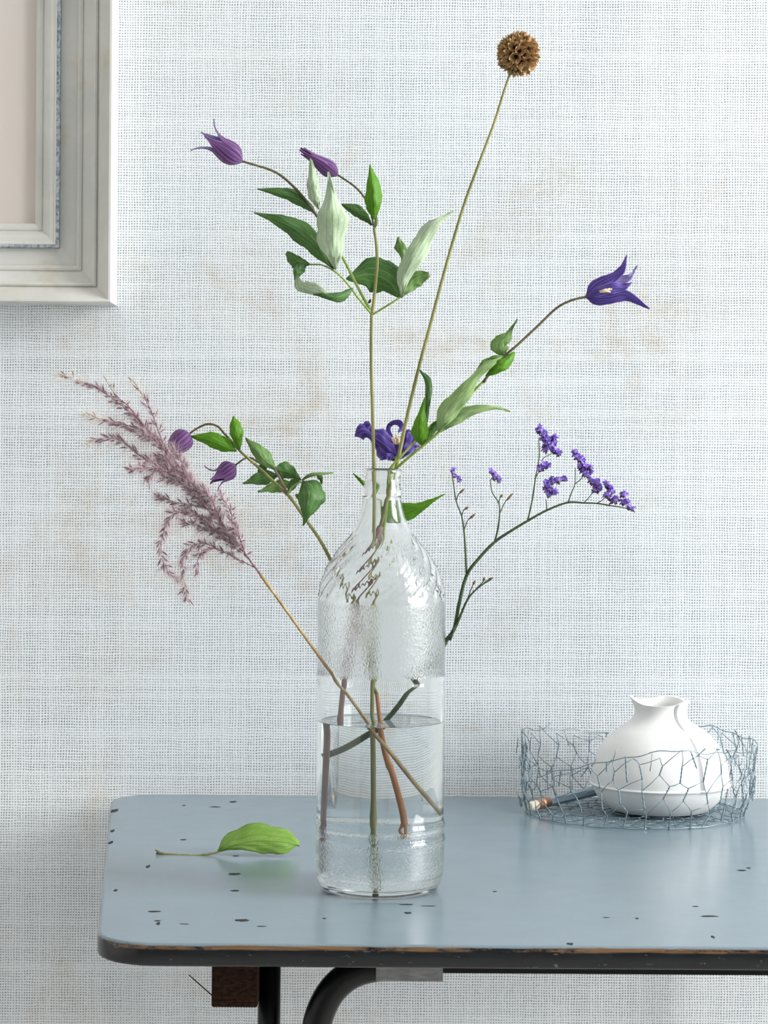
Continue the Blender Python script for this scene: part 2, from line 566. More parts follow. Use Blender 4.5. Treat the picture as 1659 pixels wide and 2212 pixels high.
M['seed_paper'] = noisy('papery_seed_cup', srgb(168, 132, 84), srgb(226, 194, 146), 260, 0.7, 0.2)
M['seed_core'] = noisy('seedhead_core', srgb(70, 52, 28), srgb(104, 82, 48), 200, 0.8, 0.2)
M['bristle'] = noisy('black_bristle', srgb(18, 14, 10), srgb(38, 28, 20), 200, 0.6, 0.0)
M['bract'] = noisy('dark_green_bract', srgb(52, 56, 30), srgb(84, 84, 48), 200, 0.6, 0.1)

# ------------------------------------------------------------------ setting
YF = on_z(760, 2041, ZT).y          # table front edge
YB = on_z(760, 1718, ZT).y          # table back edge
YW = YB + 0.010                     # wall face

def box_geo(x0, x1, y0, y1, z0, z1):
    V = [Vector(p) for p in ((x0, y0, z0), (x1, y0, z0), (x1, y1, z0), (x0, y1, z0), (x0, y0, z1), (x1, y0, z1), (x1, y1, z1), (x0, y1, z1))]
    F = [(0, 3, 2, 1), (4, 5, 6, 7), (0, 1, 5, 4), (1, 2, 6, 5), (2, 3, 7, 6), (3, 0, 4, 7)]
    return V, F

def box(name, x0, x1, y0, y1, z0, z1, mat, parent=None, bev=0.0):
    V, F = box_geo(x0, x1, y0, y1, z0, z1)
    o = mesh_obj(name, V, F, mat, parent, False)
    if bev:
        md = o.modifiers.new('bevel', 'BEVEL')
        md.width = bev
        md.segments = 2
    return o

structure(box('wall_back', -2.2, WIN_X, YW, YW + 0.1, 0, 2.6, M['wall']))
structure(box('added_wall_left', -2.3, -2.2, -1.2, YW + 0.1, 0, 2.6, M['plaster']))  # unseen left wall, added to cut the ambient light from that side
structure(box('added_ceiling', -2.3, WIN_X + 0.12, -1.2, YW + 0.1, 2.6, 2.7, M['plaster']))  # unseen ceiling, added so ambient light enters only by front and window
structure(box('floor', -2.2, WIN_X + 0.12, -1.2, YW + 0.1, -0.1, 0, M['floor']))
mb = MB()
mb.add(*box_geo(WIN_X, WIN_X + 0.12, -1.2, WIN_Y0, 0, 2.6))
mb.add(*box_geo(WIN_X, WIN_X + 0.12, WIN_Y1, YW + 0.1, 0, 2.6))
mb.add(*box_geo(WIN_X, WIN_X + 0.12, WIN_Y0, WIN_Y1, 0, WIN_Z0))
mb.add(*box_geo(WIN_X, WIN_X + 0.12, WIN_Y0, WIN_Y1, WIN_Z1, 2.6))
structure(mb.build('wall_right', M['plaster'], None, False))
mb = MB()
for (a, b, c, d) in ((WIN_Y0, WIN_Y0 + 0.045, WIN_Z0, WIN_Z1), (WIN_Y1 - 0.045, WIN_Y1, WIN_Z0, WIN_Z1),
                     (WIN_Y0, WIN_Y1, WIN_Z0, WIN_Z0 + 0.045), (WIN_Y0, WIN_Y1, WIN_Z1 - 0.045, WIN_Z1),
                     ((WIN_Y0 + WIN_Y1) / 2 - 0.02, (WIN_Y0 + WIN_Y1) / 2 + 0.02, WIN_Z0, WIN_Z1),
                     (WIN_Y0, WIN_Y1, 1.68, 1.72)):
    mb.add(*box_geo(WIN_X + 0.03, WIN_X + 0.08, a, b, c, d))
structure(mb.build('window_1', M['white_paint'], None, False))

# ------------------------------------------------------------------ picture frame
def build_frame():
    c = at(253, 660.5, YW)                        # lower right corner on the wall
    x1, z0 = c.x, c.z
    x0, z1 = x1 - 0.50, z0 + 0.62
    root = thing('picture_frame', (x0 / 2 + x1 / 2, YW, z0), 'chalky off-white moulded picture frame hanging on the burlap wall', 'picture frame')
    A = [(0, 0), (0, 45), (0.8, 46.5), (2.6, 46.5), (15, 27), (15.5, 29), (17, 30), (18.5, 29), (19, 26), (29.5, 18), (30, 19.5), (32, 20), (34, 19), (35, 16), (49.5, 14), (49.5, 0)]
    B = [(49.6, 3), (49.6, 19.5), (50.5, 20.8), (52.4, 21)]
    Cc = [(52.5, 3), (52.5, 21), (53.5, 21), (55, 20.2), (58, 19.8), (61, 18.4), (63.5, 15.5), (65, 13), (66, 14), (68.5, 13.8), (71, 12.4), (72, 10.8), (72, 3)]
    corners = [(x0, z0, 1, 1), (x1, z0, -1, 1), (x1, z1, -1, -1), (x0, z1, 1, -1)]
    def rails(name, prof, mat, par=None):
        out = []
        for i in range(4):
            a, b = corners[i], corners[(i + 1) % 4]
            V, F = [], []
            for q in (a, b):
                for s, h in prof:
                    V.append(Vector((q[0] + q[2] * s * 0.001, YW - h * 0.001, q[1] + q[3] * s * 0.001)))
            n = len(prof)
            for j in range(n - 1):
                F.append((j, j + 1, n + j + 1, n + j))
            F.append((n - 1, 0, n, 2 * n - 1))
            F.append(tuple(range(n - 1, -1, -1)))
            F.append(tuple(range(n, 2 * n)))
            out.append(mesh_obj(name, V, F, mat, root if par is None else par[i], False))
        return out
    rails('moulding_rail', A, M['frame'])
    inner = rails('liner_rail', Cc, M['frame'])
    for e in rails('worn_edge', B, M['worn_blue'], inner):
        e['label'] = 'blue-grey worn edge of the inner moulding'
    s = 0.0715
    p = box('art_panel', x0 + s, x1 - s, YW - 0.006, YW - 0.003, z0 + s, z1 - s, M['art'], root)
    p['label'] = 'plain pale pink board inside the frame'
build_frame()

# ------------------------------------------------------------------ table
def build_table():
    fl = on_z(208, 2038, ZT)
    bl = on_z(240, 1718, ZT)
    sl = (bl.x - fl.x) / (bl.y - fl.y)
    XL0 = fl.x + sl * (YF - fl.y)
    XL1 = fl.x + sl * (YB - fl.y)
    XR = 0.385
    root = thing('school_table', ((XL0 + XR) / 2, (YF + YB) / 2, 0), 'worn grey-blue painted table with rounded corners and black steel legs', 'table')
    # plan outline with rounded corners
    def corner(p, a, b, r, n=9):
        p, a, b = Vector(p), Vector(a), Vector(b)
        u, v = (a - p).normalized(), (b - p).normalized()
        ang = u.angle(v)
        t = r / math.tan(ang / 2)
        c = p + (u + v).normalized() * (r / math.sin(ang / 2))
        s, e = p + u * t - c, p + v * t - c
        out = []
        for i in range(n):
            k = i / (n - 1)
            w = math.sin((1 - k) * (math.pi - ang)) * s + math.sin(k * (math.pi - ang)) * e
            out.append(c + w / math.sin(math.pi - ang))
        return out
    Q = [(XL0, YF), (XR, YF), (XR, YB), (XL1, YB)]
    out = []
    for i in range(4):
        out += corner(Q[i], Q[i - 1], Q[(i + 1) % 4], 0.040)
    cx = sum(p.x for p in out) / len(out)
    cyy = sum(p.y for p in out) / len(out)
    th = 0.0145
    rings = [(0.0026, 0.0), (0.0012, -0.0004), (0.0003, -0.0013), (0, -0.0028), (0, -th + 0.0022), (0.0006, -th + 0.0007), (0.002, -th)]
    V, F = [], []
    n = len(out)
    for ins, z in rings:
        for i, p in enumerate(out):
            t = (out[(i + 1) % n] - out[i - 1]).normalized()
            nn = Vector((-t.y, t.x))
            q = p + nn * ins
            V.append(Vector((q.x, q.y, ZT + z)))
    for j in range(len(rings) - 1):
        for i in range(n):
            a, b = j * n + i, j * n + (i + 1) % n
            F.append((b, a, a + n, b + n))
    F.append(tuple(range(n)))
    F.append(tuple(reversed(range((len(rings) - 1) * n, len(rings) * n))))
    # table top mesh has its origin on its own top face so that the paint can follow height
    me_o = mesh_obj('table_top', [v for v in V], F, M['table'], root, True)
    for vv in me_o.data.vertices:
        vv.co.z -= ZT
    me_o.location = (0, 0, ZT)
    me_o.data.polygons[len(me_o.data.polygons) - 1].use_smooth = False
    me_o.data.polygons[len(me_o.data.polygons) - 2].use_smooth = False
    zu = ZT - th
    Y1, Y2, YT = YF + 0.062, YF + 0.058, YF + 0.085
    # brown block and upright leg under the left end
    a, b = at(457, 2120, Y1), at(556, 2177, Y1)
    blk = box('wooden_block', a.x, b.x, Y1, Y1 + 0.048, b.z, zu, M['brown_wood'], root, 0.0012)
    blk['label'] = 'dark brown rough wooden block under the table top'
    p, q = at(408, 2106, Y1 + 0.003), at(460, 2152, Y1 + 0.003)
    V, F = tube_geo([p, (p + q) / 2, q], [0.0003, 0.0004, 0.0004], 6)
    nd = mesh_obj('wire_pin', V, F, M['bristle'], root)
    a, b = at(556, 2150, YT), at(605, 2150, YT)
    r = (b.x - a.x) / 2
    V, F = tube_geo([Vector(((a.x + b.x) / 2, YT + r, z)) for z in (zu, zu - 0.1, 0.3, 0.0)], [r] * 4, 24)
    mesh_obj('leg', V, F, M['black_metal'], root)
    # bent tube leg
    Yt = YF + 0.072
    pts = [at(x, y, Yt) for x, y in ((860, 2087), (840, 2087), (812, 2089), (780, 2096), (750, 2110), (722, 2134), (702, 2164), (688, 2200), (682, 2235), (680, 2280))]
    S = catmull([tuple(p) for p in pts], 40)
    S = [Vector(s) for s in S] + [Vector((S[-1][0], Yt, 0.25)), Vector((S[-1][0], Yt, 0.0))]
    V, F = tube_geo(S, [0.0096] * len(S), 24)
    lg = mesh_obj('leg', V, F, M['black_metal'], root)
    lg['label'] = 'black bent steel tube leg'
    a, b = at(812, 2110, Y2), at(957, 2121, Y2)
    pl = box('mounting_plate', a.x, b.x, Y2, Y2 + 0.025, b.z, zu, M['grey_metal'], root, 0.0006)
    pl['label'] = 'dull grey metal plate'
    a = at(957, 2102.5, YF + 0.012)
    box('under_rail', a.x, 0.36, YF + 0.012, YF + 0.03, a.z, zu, M['black_metal'], root, 0.0005)
    # far end of the table
    for sx, Yl in ((0.32, YT), (0.358, YB - 0.07), (at(581, 2150, YB - 0.07).x, YB - 0.07)):
        V, F = tube_geo([Vector((sx, Yl, z)) for z in (zu, 0.4, 0.0)], [0.0096] * 3, 16)
        mesh_obj('leg', V, F, M['black_metal'], root)
    # chips in the paint
    chips = [(507, 1888, 17, 3.2), (508, 1924, 12, 2.2), (522, 1988, 18, 3.2), (332, 1969, 16, 2.0), (503, 1732, 9, 2.2), (397, 1740, 5, 1.6), (465, 1743, 15, 1.3),
             (397, 1814, 8, 1.5), (342, 1995, 5, 3.5), (320, 1872, 5, 4), (250, 1923, 5, 3), (340, 1989, 8, 1.6), (880, 1972, 9, 2.4), (510, 1849, 9, 1.4),
             (878, 1954, 16, 1.6), (925, 1957, 22, 1.1), (1376, 1984, 4, 2), (1533, 1979, 22, 2.2), (1503, 1958, 8, 1.3), (1310, 1982, 9, 1), (1602, 1880, 12, 2), (1540, 2024, 5, 3), (1232, 2039, 9, 3),
             (1617, 1875, 5, 2), (1069, 1926, 5, 1.5), (240, 1820, 6, 4), (243, 1795, 5, 4), (247, 1751, 8, 4), (398, 1996, 14, 1), (565, 2001, 12, 1.2), (700, 1984, 4, 1.6)]
    for px, py, rx, ry in chips:
        c = on_z(px, py, ZT)
        ex = (on_z(px + rx, py, ZT) - c).length
        ey = (on_z(px, py + ry, ZT) - c).length
        n = 12
        V, F = [], []
        for zz, kk in ((0.0, 1.0), (0.00012, 0.75)):
            for i in range(n):
                t = 2 * math.pi * i / n
                j = rnd.uniform(0.65, 1.15)
                V.append(Vector((c.x + ex * kk * j * math.cos(t), c.y + ey * kk * j * math.sin(t), ZT + zz)))
        for i in range(n):
            F.append((i, (i + 1) % n, n + (i + 1) % n, n + i))
        F.append(tuple(range(n, 2 * n)))
        mesh_obj('paint_chip', V, F, M['chip'], root)
build_table()

# ------------------------------------------------------------------ bottle and water
BC = on_z(820, 1921, ZT)
YBOT = BC.y
SB = FPX / YBOT
def bz(py):                       # height above the base for an image row on the bottle axis
    return (1921 - py) / SB

def build_bottle():
    root_loc = (BC.x, BC.y, ZT)
    prof = [(1013.5, 36), (1012.5, 38.5), (1014, 41), (1019, 42.2), (1025, 41.6), (1029, 39.5), (1033, 38), (1040, 38.2), (1050, 40.2), (1058, 42.6), (1065, 43.8), (1069, 43.0), (1072, 40.8), (1080, 41.2),
            (1092, 43.5), (1105, 46.5), (1120, 50.5), (1135, 56.5), (1147, 63), (1158, 71.5), (1170, 81), (1185, 93), (1200, 104.5), (1215, 114), (1230, 122), (1245, 128.4), (1260, 133), (1275, 136), (1290, 137.6), (1300, 138),
            (1380, 138), (1446, 137.8), (1452, 138.3), (1457, 139.2), (1464, 139.3), (1470, 138.2), (1476, 137.2), (1560, 137), (1700, 137.2), (1766, 137.4), (1771, 138.6), (1775, 140.0), (1780, 140.2), (1785, 139.0), (1789, 137.8),
            (1798, 137.8), (1802, 139.2), (1806, 140.4), (1811, 140.4), (1816, 139.4), (1822, 139), (1850, 139), (1872, 138.4), (1888, 136.6), (1899, 133.8), (1908, 130), (1914, 127), (1918, 123), (1920.6, 117), (1921, 108)]
    out = [(bz(y), r / SB) for y, r in prof]
    # resample the outer wall
    D = []
    for i in range(len(out) - 1):
        (z0, r0), (z1, r1) = out[i], out[i + 1]
        n = max(1, int(abs(z1 - z0) / 0.0018))
        if not (1150 > 0 and bz(1300) < max(z0, z1) < bz(1140)):
            n = min(n, 10)
        for k in range(n):
            D.append((z0 + (z1 - z0) * k / n, r0 + (r1 - r0) * k / n))
    D.append(out[-1])
    D.append((0.0008, 0.020))
    NS = 384
    V, F = [], []
    NF = 20
    zt, zb = bz(1156), bz(1292)
    for z, r in D:
        f = 0.0
        q = (z - zb) / (zt - zb)
        if 0 < q < 1:
            f = min(1, (1 - q) / 0.12) * min(1, q / 0.06)
        for k in range(NS):
            a = 2 * math.pi * k / NS
            rr = r
            if f > 0:
                s = abs(math.sin(0.5 * NF * (a + 1.25 * (1 - q))))
                rr = r - 0.0019 * f * (s ** 0.8 - 0.25) * min(1, r / 0.036)
            V.append(Vector((BC.x + rr * math.cos(a), BC.y + rr * math.sin(a), ZT + 0.0002 + z)))
    # inner wall from base to mouth
    inn = [(bz(1903), 0.010), (bz(1905), 100 / SB), (bz(1900), 120 / SB), (bz(1888), 126 / SB), (bz(1860), 130 / SB), (bz(1700), 130 / SB), (bz(1480), 130 / SB), (bz(1320), 130.5 / SB),
           (bz(1290), 129 / SB), (bz(1260), 124 / SB), (bz(1230), 113 / SB), (bz(1200), 95.5 / SB), (bz(1170), 72.5 / SB), (bz(1147), 55 / SB), (bz(1120), 43 / SB), (bz(1092), 36 / SB), (bz(1065), 33.5 / SB), (bz(1035), 32 / SB), (bz(1018), 33 / SB)]
    I = [tuple(s) for s in catmull(inn, 90)]
    no = len(D)
    for z, r in I:
        for k in range(NS):
            a = 2 * math.pi * k / NS
            V.append(Vector((BC.x + r * math.cos(a), BC.y + r * math.sin(a), ZT + 0.0002 + z)))
    NR = no + len(I)
    for j in range(NR - 1):
        if j == no - 1:
            continue
        for k in range(NS):
            a, b = j * NS + k, j * NS + (k + 1) % NS
            F.append((b, a, a + NS, b + NS))
    F.append(tuple(((no - 1) * NS + k) for k in range(NS - 1, -1, -1)))
    F.append(tuple((no * NS + k) for k in range(NS)))
    # join mouth
    for k in range(NS):
        a, b = (NR - 1) * NS + k, (NR - 1) * NS + (k + 1) % NS
        F.append((b, a, k, (k + 1) % NS))
    me = bpy.data.meshes.new('glass_bottle')
    me.from_pydata([(v.x - BC.x, v.y - BC.y, v.z - ZT) for v in V], [], F)
    me.materials.append(M['glass'])
    me.polygons.foreach_set('use_smooth', [True] * len(me.polygons))
    o = bpy.data.objects.new('glass_bottle', me)
    o.location = root_loc
    COL.objects.link(o)
    o['label'] = 'tall clear glass bottle with swirled fluted shoulder used as a flower vase'
    o['category'] = 'bottle'
    # water, a little into the glass so that no air film remains
    wl = bz(1558)
    W = [(bz(1903) - 0.0003, 0.0)]
    for z, r in I:
        if bz(1903) - 0.002 <= z < wl - 0.002 and r > 0.02:
            W.append((z - 0.0002, r + 0.0003))
    rw = 130 / SB + 0.0003
    W += [(wl - 0.0016, rw), (wl - 0.0012, rw), (wl + 0.0006, rw), (wl + 0.0007, rw - 0.0001), (wl + 0.0002, rw - 0.0010), (wl, rw - 0.003), (wl, rw - 0.0045), (wl, 0.012)]
    V, F = [], []
    NS2 = 128
    for z, r in W[1:]:
        for k in range(NS2):
            a = 2 * math.pi * k / NS2
            V.append((r * math.cos(a), r * math.sin(a), z + 0.0002))
    for j in range(len(W) - 2):
        for k in range(NS2):
            a, b = j * NS2 + k, j * NS2 + (k + 1) % NS2
            F.append((a, b, b + NS2, a + NS2))
    F.append(tuple(range(NS2 - 1, -1, -1)))
    F.append(tuple((len(W) - 2) * NS2 + k for k in range(NS2)))
    me = bpy.data.meshes.new('water')
    me.from_pydata(V, [], F)
    me.materials.append(M['water'])
    me.polygons.foreach_set('use_smooth', [True] * len(me.polygons))
    wo = bpy.data.objects.new('water', me)
    sp_ = wo.modifiers.new('edge', 'EDGE_SPLIT')
    sp_.split_angle = math.radians(40)
    wo.location = root_loc
    COL.objects.link(wo)
    wo['label'] = 'clear water filling the lower part of the glass bottle'
    wo['category'] = 'water'
    wo['kind'] = 'stuff'
build_bottle()

def under(px, py):                # apparent image place inside the water -> true place (the round bottle magnifies sideways)
    c = 820 + (1921 - py) * 0.007
    return c + (px - c) / 1.34
YA = YBOT

# ------------------------------------------------------------------ flowers
def basis(axis):
    a = Vector(axis).normalized()
    u = Vector((0, -1, 0))
    u = (u - a * u.dot(a))
    u = u.normalized() if u.length > 1e-4 else Vector((1, 0, 0))
    v = a.cross(u)
    return a, u, v

def receptacle(parent, P, r, mat, name='flower_head'):
    V, F = [], []
    nu, nv = 10, 6
    for j in range(nv + 1):
        th = math.pi * j / nv
        for i in range(nu):
            ph = 2 * math.pi * i / nu
            V.append(P + Vector((math.sin(th) * math.cos(ph), math.sin(th) * math.sin(ph), math.cos(th))) * r)
    for j in range(nv):
        for i in range(nu):
            a, b = j * nu + i, j * nu + (i + 1) % nu
            F.append((a, a + nu, b + nu, b))
    return mesh_obj(name, V, F, mat, parent)

def bell(parent, base, tip, rad, petals, mats, name='petal', closed=0.0):
    """base / tip: (px, py, Y); rad in px; petals: (azimuth deg from the camera side, curl, length, side sweep)"""
    B, T = at(*base), at(*tip)
    L = (T - B).length
    a, u, v = basis(T - B)
    R = rad / (FPX / base[2])
    parent = receptacle(parent, B + (T - B).normalized() * 0.0006, 0.0013, M['stem_brown'])
    prof = [0.16, 0.66, 0.93, 1.0, 0.95, 0.84, 0.72, 0.64, 0.60, 0.58, 0.58]
    wid = [0.14, 0.56, 0.80, 0.88, 0.84, 0.72, 0.56, 0.38, 0.22, 0.11, 0.02]
    if closed > 0.8:
        prof = [0.22, 0.70, 0.90, 0.98, 1.0, 0.99, 0.95, 0.88, 0.76, 0.58, 0.30]
        wid = [p * 0.86 for p in prof]
        closed = 0.0
    n, m = 20, 5
    for az, curl, ln, sweep in petals:
        az = math.radians(az)
        V, F, U = [], [], []
        for i in range(n):
            t = i / (n - 1)
            r = R * (_cr1(prof, t) * (1 - closed * t ** 2.0))
            wd = R * max(_cr1(wid, t), 0.02)
            z = L * t * ln
            q = max(0, (t - 0.45) / 0.55)
            r += curl * L * 0.42 * q ** 2.0
            z -= abs(curl) * L * 0.16 * q ** 3
            for k in range(-m, m + 1):
                s = k / m
                ang = az + s * wd / max(r, R * 0.16, wd * 0.75) + sweep * q * q
                rr = r * (1 + 0.05 * math.cos(s * 9.4) * (1 - t * 0.6)) + 0.06 * R * (abs(s) ** 3)
                p = B + a * z + (u * math.cos(ang) + v * math.sin(ang)) * rr
                V.append(p)
                U.append((s * 0.5 + 0.5, t))
        r_ = 2 * m + 1
        for i in range(n - 1):
            for k in range(r_ - 1):
                x = i * r_ + k
                F.append((x, x + 1, x + 1 + r_, x + r_))
        f = F[(n // 3) * (r_ - 1) + m]
        nn = (V[f[1]] - V[f[0]]).cross(V[f[2]] - V[f[0]])
        cen = B + a * (V[f[0]] - B).dot(a)
        if nn.dot(V[f[0]] - cen) < 0:
            F = [tuple(reversed(x)) for x in F]
        o = mesh_obj(name, V, F, list(mats), parent, True, None, U)
        md = o.modifiers.new('thickness', 'SOLIDIFY')
        md.thickness = 0.0005
        md.offset = -1
        md.material_offset = 1
    return B, a, u, v, L, R

# ---- tall clematis stem in the middle
def clematis_tall():
    Y = YA
    root = thing('flowering_clematis', at(812, 1915, Y), 'tall clematis stem with two mauve buds and pale-backed leaves in the bottle', 'flower', 'clematis stems in the bottle')
    G, O, B_ = M['stem_green'], M['stem_olive'], M['stem_brown']
    stem('stem', root, [(under(812, 1914), 1912, Y - 0.006), (under(806, 1800), 1800, Y - 0.006), (under(806, 1700), 1700, Y - 0.006), (under(804, 1575), 1575, Y - 0.006), (804, 1540, Y - 0.006), (805, 1450, Y - 0.005), (806, 1300, Y - 0.004), (808, 1160, Y - 0.003), (809, 1080, Y - 0.003),
                         (808, 1010, Y - 0.002), (805, 900, Y), (802, 770, Y), (803, 676, Y)], 1.6, 1.15, O, 70, 10, 0.0, ((0.11, 0.35), (0.735, 0.3)))
    stem('stem', root, [(803, 678, Y), (808, 645, Y), (812.5, 600, Y), (815, 564, Y), (812, 520, Y), (808, 492, Y)], 1.1, 1.0, M['stem_olive'])
    stem('petiole', root, [(801, 676, Y), (775, 645, Y - 0.006), (750, 612, Y - 0.01), (727, 589, Y - 0.014), (697, 573, Y - 0.012), (668, 571, Y - 0.01)], 0.85, 0.5, G)
    stem('stem', root, [(799, 668, Y), (783, 640, Y + 0.002), (766, 607, Y + 0.003), (742, 560, Y + 0.003), (712, 510, Y + 0.003), (686, 469, Y + 0.001)], 1.0, 0.85, G)
    stem('petiole', root, [(806, 679, Y), (822, 669, Y - 0.002), (840, 658, Y - 0.005), (867, 641, Y - 0.006)], 0.7, 0.6, G)
    stem('flower_stalk', root, [(686, 469, Y + 0.001), (664, 437, Y), (638, 407, Y - 0.002), (608, 380, Y - 0.004), (584, 367, Y - 0.006), (553, 357, Y - 0.008), (518, 347, Y - 0.010)], 1.0, 0.75, B_)
    stem('flower_stalk', root, [(808, 490, Y), (800, 455, Y + 0.003), (786, 425, Y + 0.004), (765, 402, Y + 0.003), (727, 376, Y + 0.002)], 0.85, 0.65, B_)
    V, F = tube_geo([at(796, 655, Y - 0.003), at(799, 651, Y - 0.003), at(801, 646, Y - 0.003)], [0.0006, 0.0012, 0.0004], 6)
    mesh_obj('dried_bud', V, F, M['bristle'], root)
    # flowers
    bell(root, (522, 349, Y - 0.010), (430, 283, Y - 0.022), 25, [(75, 0.55, 1.0, -0.1), (165, 0.28, 0.95, 0.2), (255, 0.62, 1.0, 0.1), (345, 0.18, 0.92, 0.1)], [M['petal_mauve'], M['petal_light']])
    bell(root, (729, 378, Y + 0.002), (648, 321, Y - 0.004), 19, [(60, 0.05, 0.95, 0), (150, 0.04, 1.0, 0.15), (240, 0.10, 0.93, 0), (330, 0.02, 1.0, 0)], [M['petal_mauve'], M['petal_dark']], closed=0.55)
    D, P = M['leaf_dark'], M['leaf_pale']
    # node leaves
    leaf(root, [(683, 463, Y + 0.002), (665, 444, Y), (635, 426, Y - 0.002), (600, 418, Y - 0.004), (555, 408, Y - 0.002)], [1, 8, 13, 10, 5, 1], [1, 7, 12, 17, 10, 1], [D, P], 0.8, 0.5, 0.2, 0.4)
    leaf(root, [(689, 452, Y - 0.004), (682, 420, Y - 0.008), (676, 385, Y - 0.008), (671, 336, Y - 0.004)], [1, 13, 17, 14, 7, 1], [1, 9, 12, 11, 7, 1], [P, D], 0.3, 0.7, 0.2, 0.3)
    leaf(root, [(725, 583, Y - 0.016), (719, 540, Y - 0.024), (717, 480, Y - 0.028), (716, 430, Y - 0.026), (709, 371, Y - 0.020)], [1, 14, 32, 33, 24, 9, 1], [1, 19, 24, 38, 22, 9, 1], [P, D], 0.35, 0.3, 0.25, 0.9, n=24)
    leaf(root, [(722, 581, Y - 0.012), (690, 540, Y - 0.016), (650, 503, Y - 0.018), (605, 478, Y - 0.018), (548, 459, Y - 0.012)], [1, 14, 20, 22, 17, 8, 1], [1, 16, 22, 24, 20, 9, 1], [D, P], 0.5, 0.4, 0.2, 0.7, n=22)
    # twisted leaf: dark curled end, pale trough
    leaf(root, [(660, 568, Y - 0.010), (644, 584, Y - 0.013), (638, 606, Y - 0.012)], [4, 13, 10, 2], [4, 12, 8, 2], [D, P], 0.6, -0.4, 0.2, 0.2)
    leaf(root, [(668, 571, Y - 0.010), (642, 562, Y - 0.014), (619, 545, Y - 0.010)], [2, 18, 16, 5], [2, 9, 9, 4], [D, P], 0.6, 0.6, 0.3, 0.2)
    leaf(root, [(641, 598, Y - 0.012), (650, 622, Y - 0.016), (690, 635, Y - 0.018), (725, 641, Y - 0.016), (761, 625, Y - 0.010)], [3, 15, 22, 10, 3, 1], [3, 10, 5, 3, 2, 1], [P, D], -0.6, 0.3, 0.2, 0.2)
    leaf(root, [(676, 636, Y - 0.018), (705, 640, Y - 0.020), (735, 640, Y - 0.018), (762, 622, Y - 0.010)], [1, 6, 9, 8, 1], [1, 4, 10, 12, 1], [D, P], 0.6, 0.6, 0.2, 0.2)
    # leaves of the upper node
    leaf(root, [(808, 474, Y - 0.004), (810, 440, Y - 0.009), (806, 400, Y - 0.010), (799, 356, Y - 0.006)], [1, 17, 22, 17, 9, 1], [1, 10, 15, 17, 10, 1], [M['leaf_bright'], P], 0.35, 0.9, 0.2, 0.3)
    leaf(root, [(804, 486, Y + 0.002), (785, 468, Y + 0.004), (765, 453, Y + 0.005), (738, 442, Y + 0.006)], [1, 7, 11, 10, 1], [1, 9, 14, 11, 1], [D, P], 0.6, 0.6)
    leaf(root, [(810, 492, Y - 0.002), (813, 481, Y - 0.004), (813, 462, Y - 0.003)], [1, 4, 4, 1], [1, 3, 3, 1], [M['leaf_soft'], P], 0.5, 0.5)
    # right hand leaflets
    leaf(root, [(863, 642, Y + 0.004), (840, 608, Y + 0.008), (800, 592, Y + 0.010), (748, 603, Y + 0.006)], [2, 20, 34, 40, 24, 1], [1, 30, 36, 40, 22, 1], [D, P], 0.35, 0.25, 0.1, 0.4, n=22)
    leaf(root, [(868, 643, Y - 0.006), (876, 590, Y - 0.014), (905, 532, Y - 0.016), (935, 490, Y - 0.014), (980, 455, Y - 0.010)], [1, 14, 20, 17, 19, 9, 1], [1, 10, 22, 24, 18, 7, 1], [P, D], 0.3, 0.4, 0.2, 0.7, n=22)
    leaf(root, [(870, 640, Y + 0.002), (893, 605, Y + 0.006), (927, 591, Y + 0.006)], [1, 15, 16, 3], [1, 16, 19, 6], [M['leaf_mid'], P], 0.4, 0.4, 0, 0.3)
    leaf(root, [(872, 620, Y + 0.003), (874, 570, Y + 0.006), (868, 540, Y + 0.004), (860, 512, Y + 0.002)], [1, 10, 6, 14, 2], [1, 14, 16, 10, 2], [M['leaf_mid'], P], 0.5, 0.5, 0, 0.4)
clematis_tall()

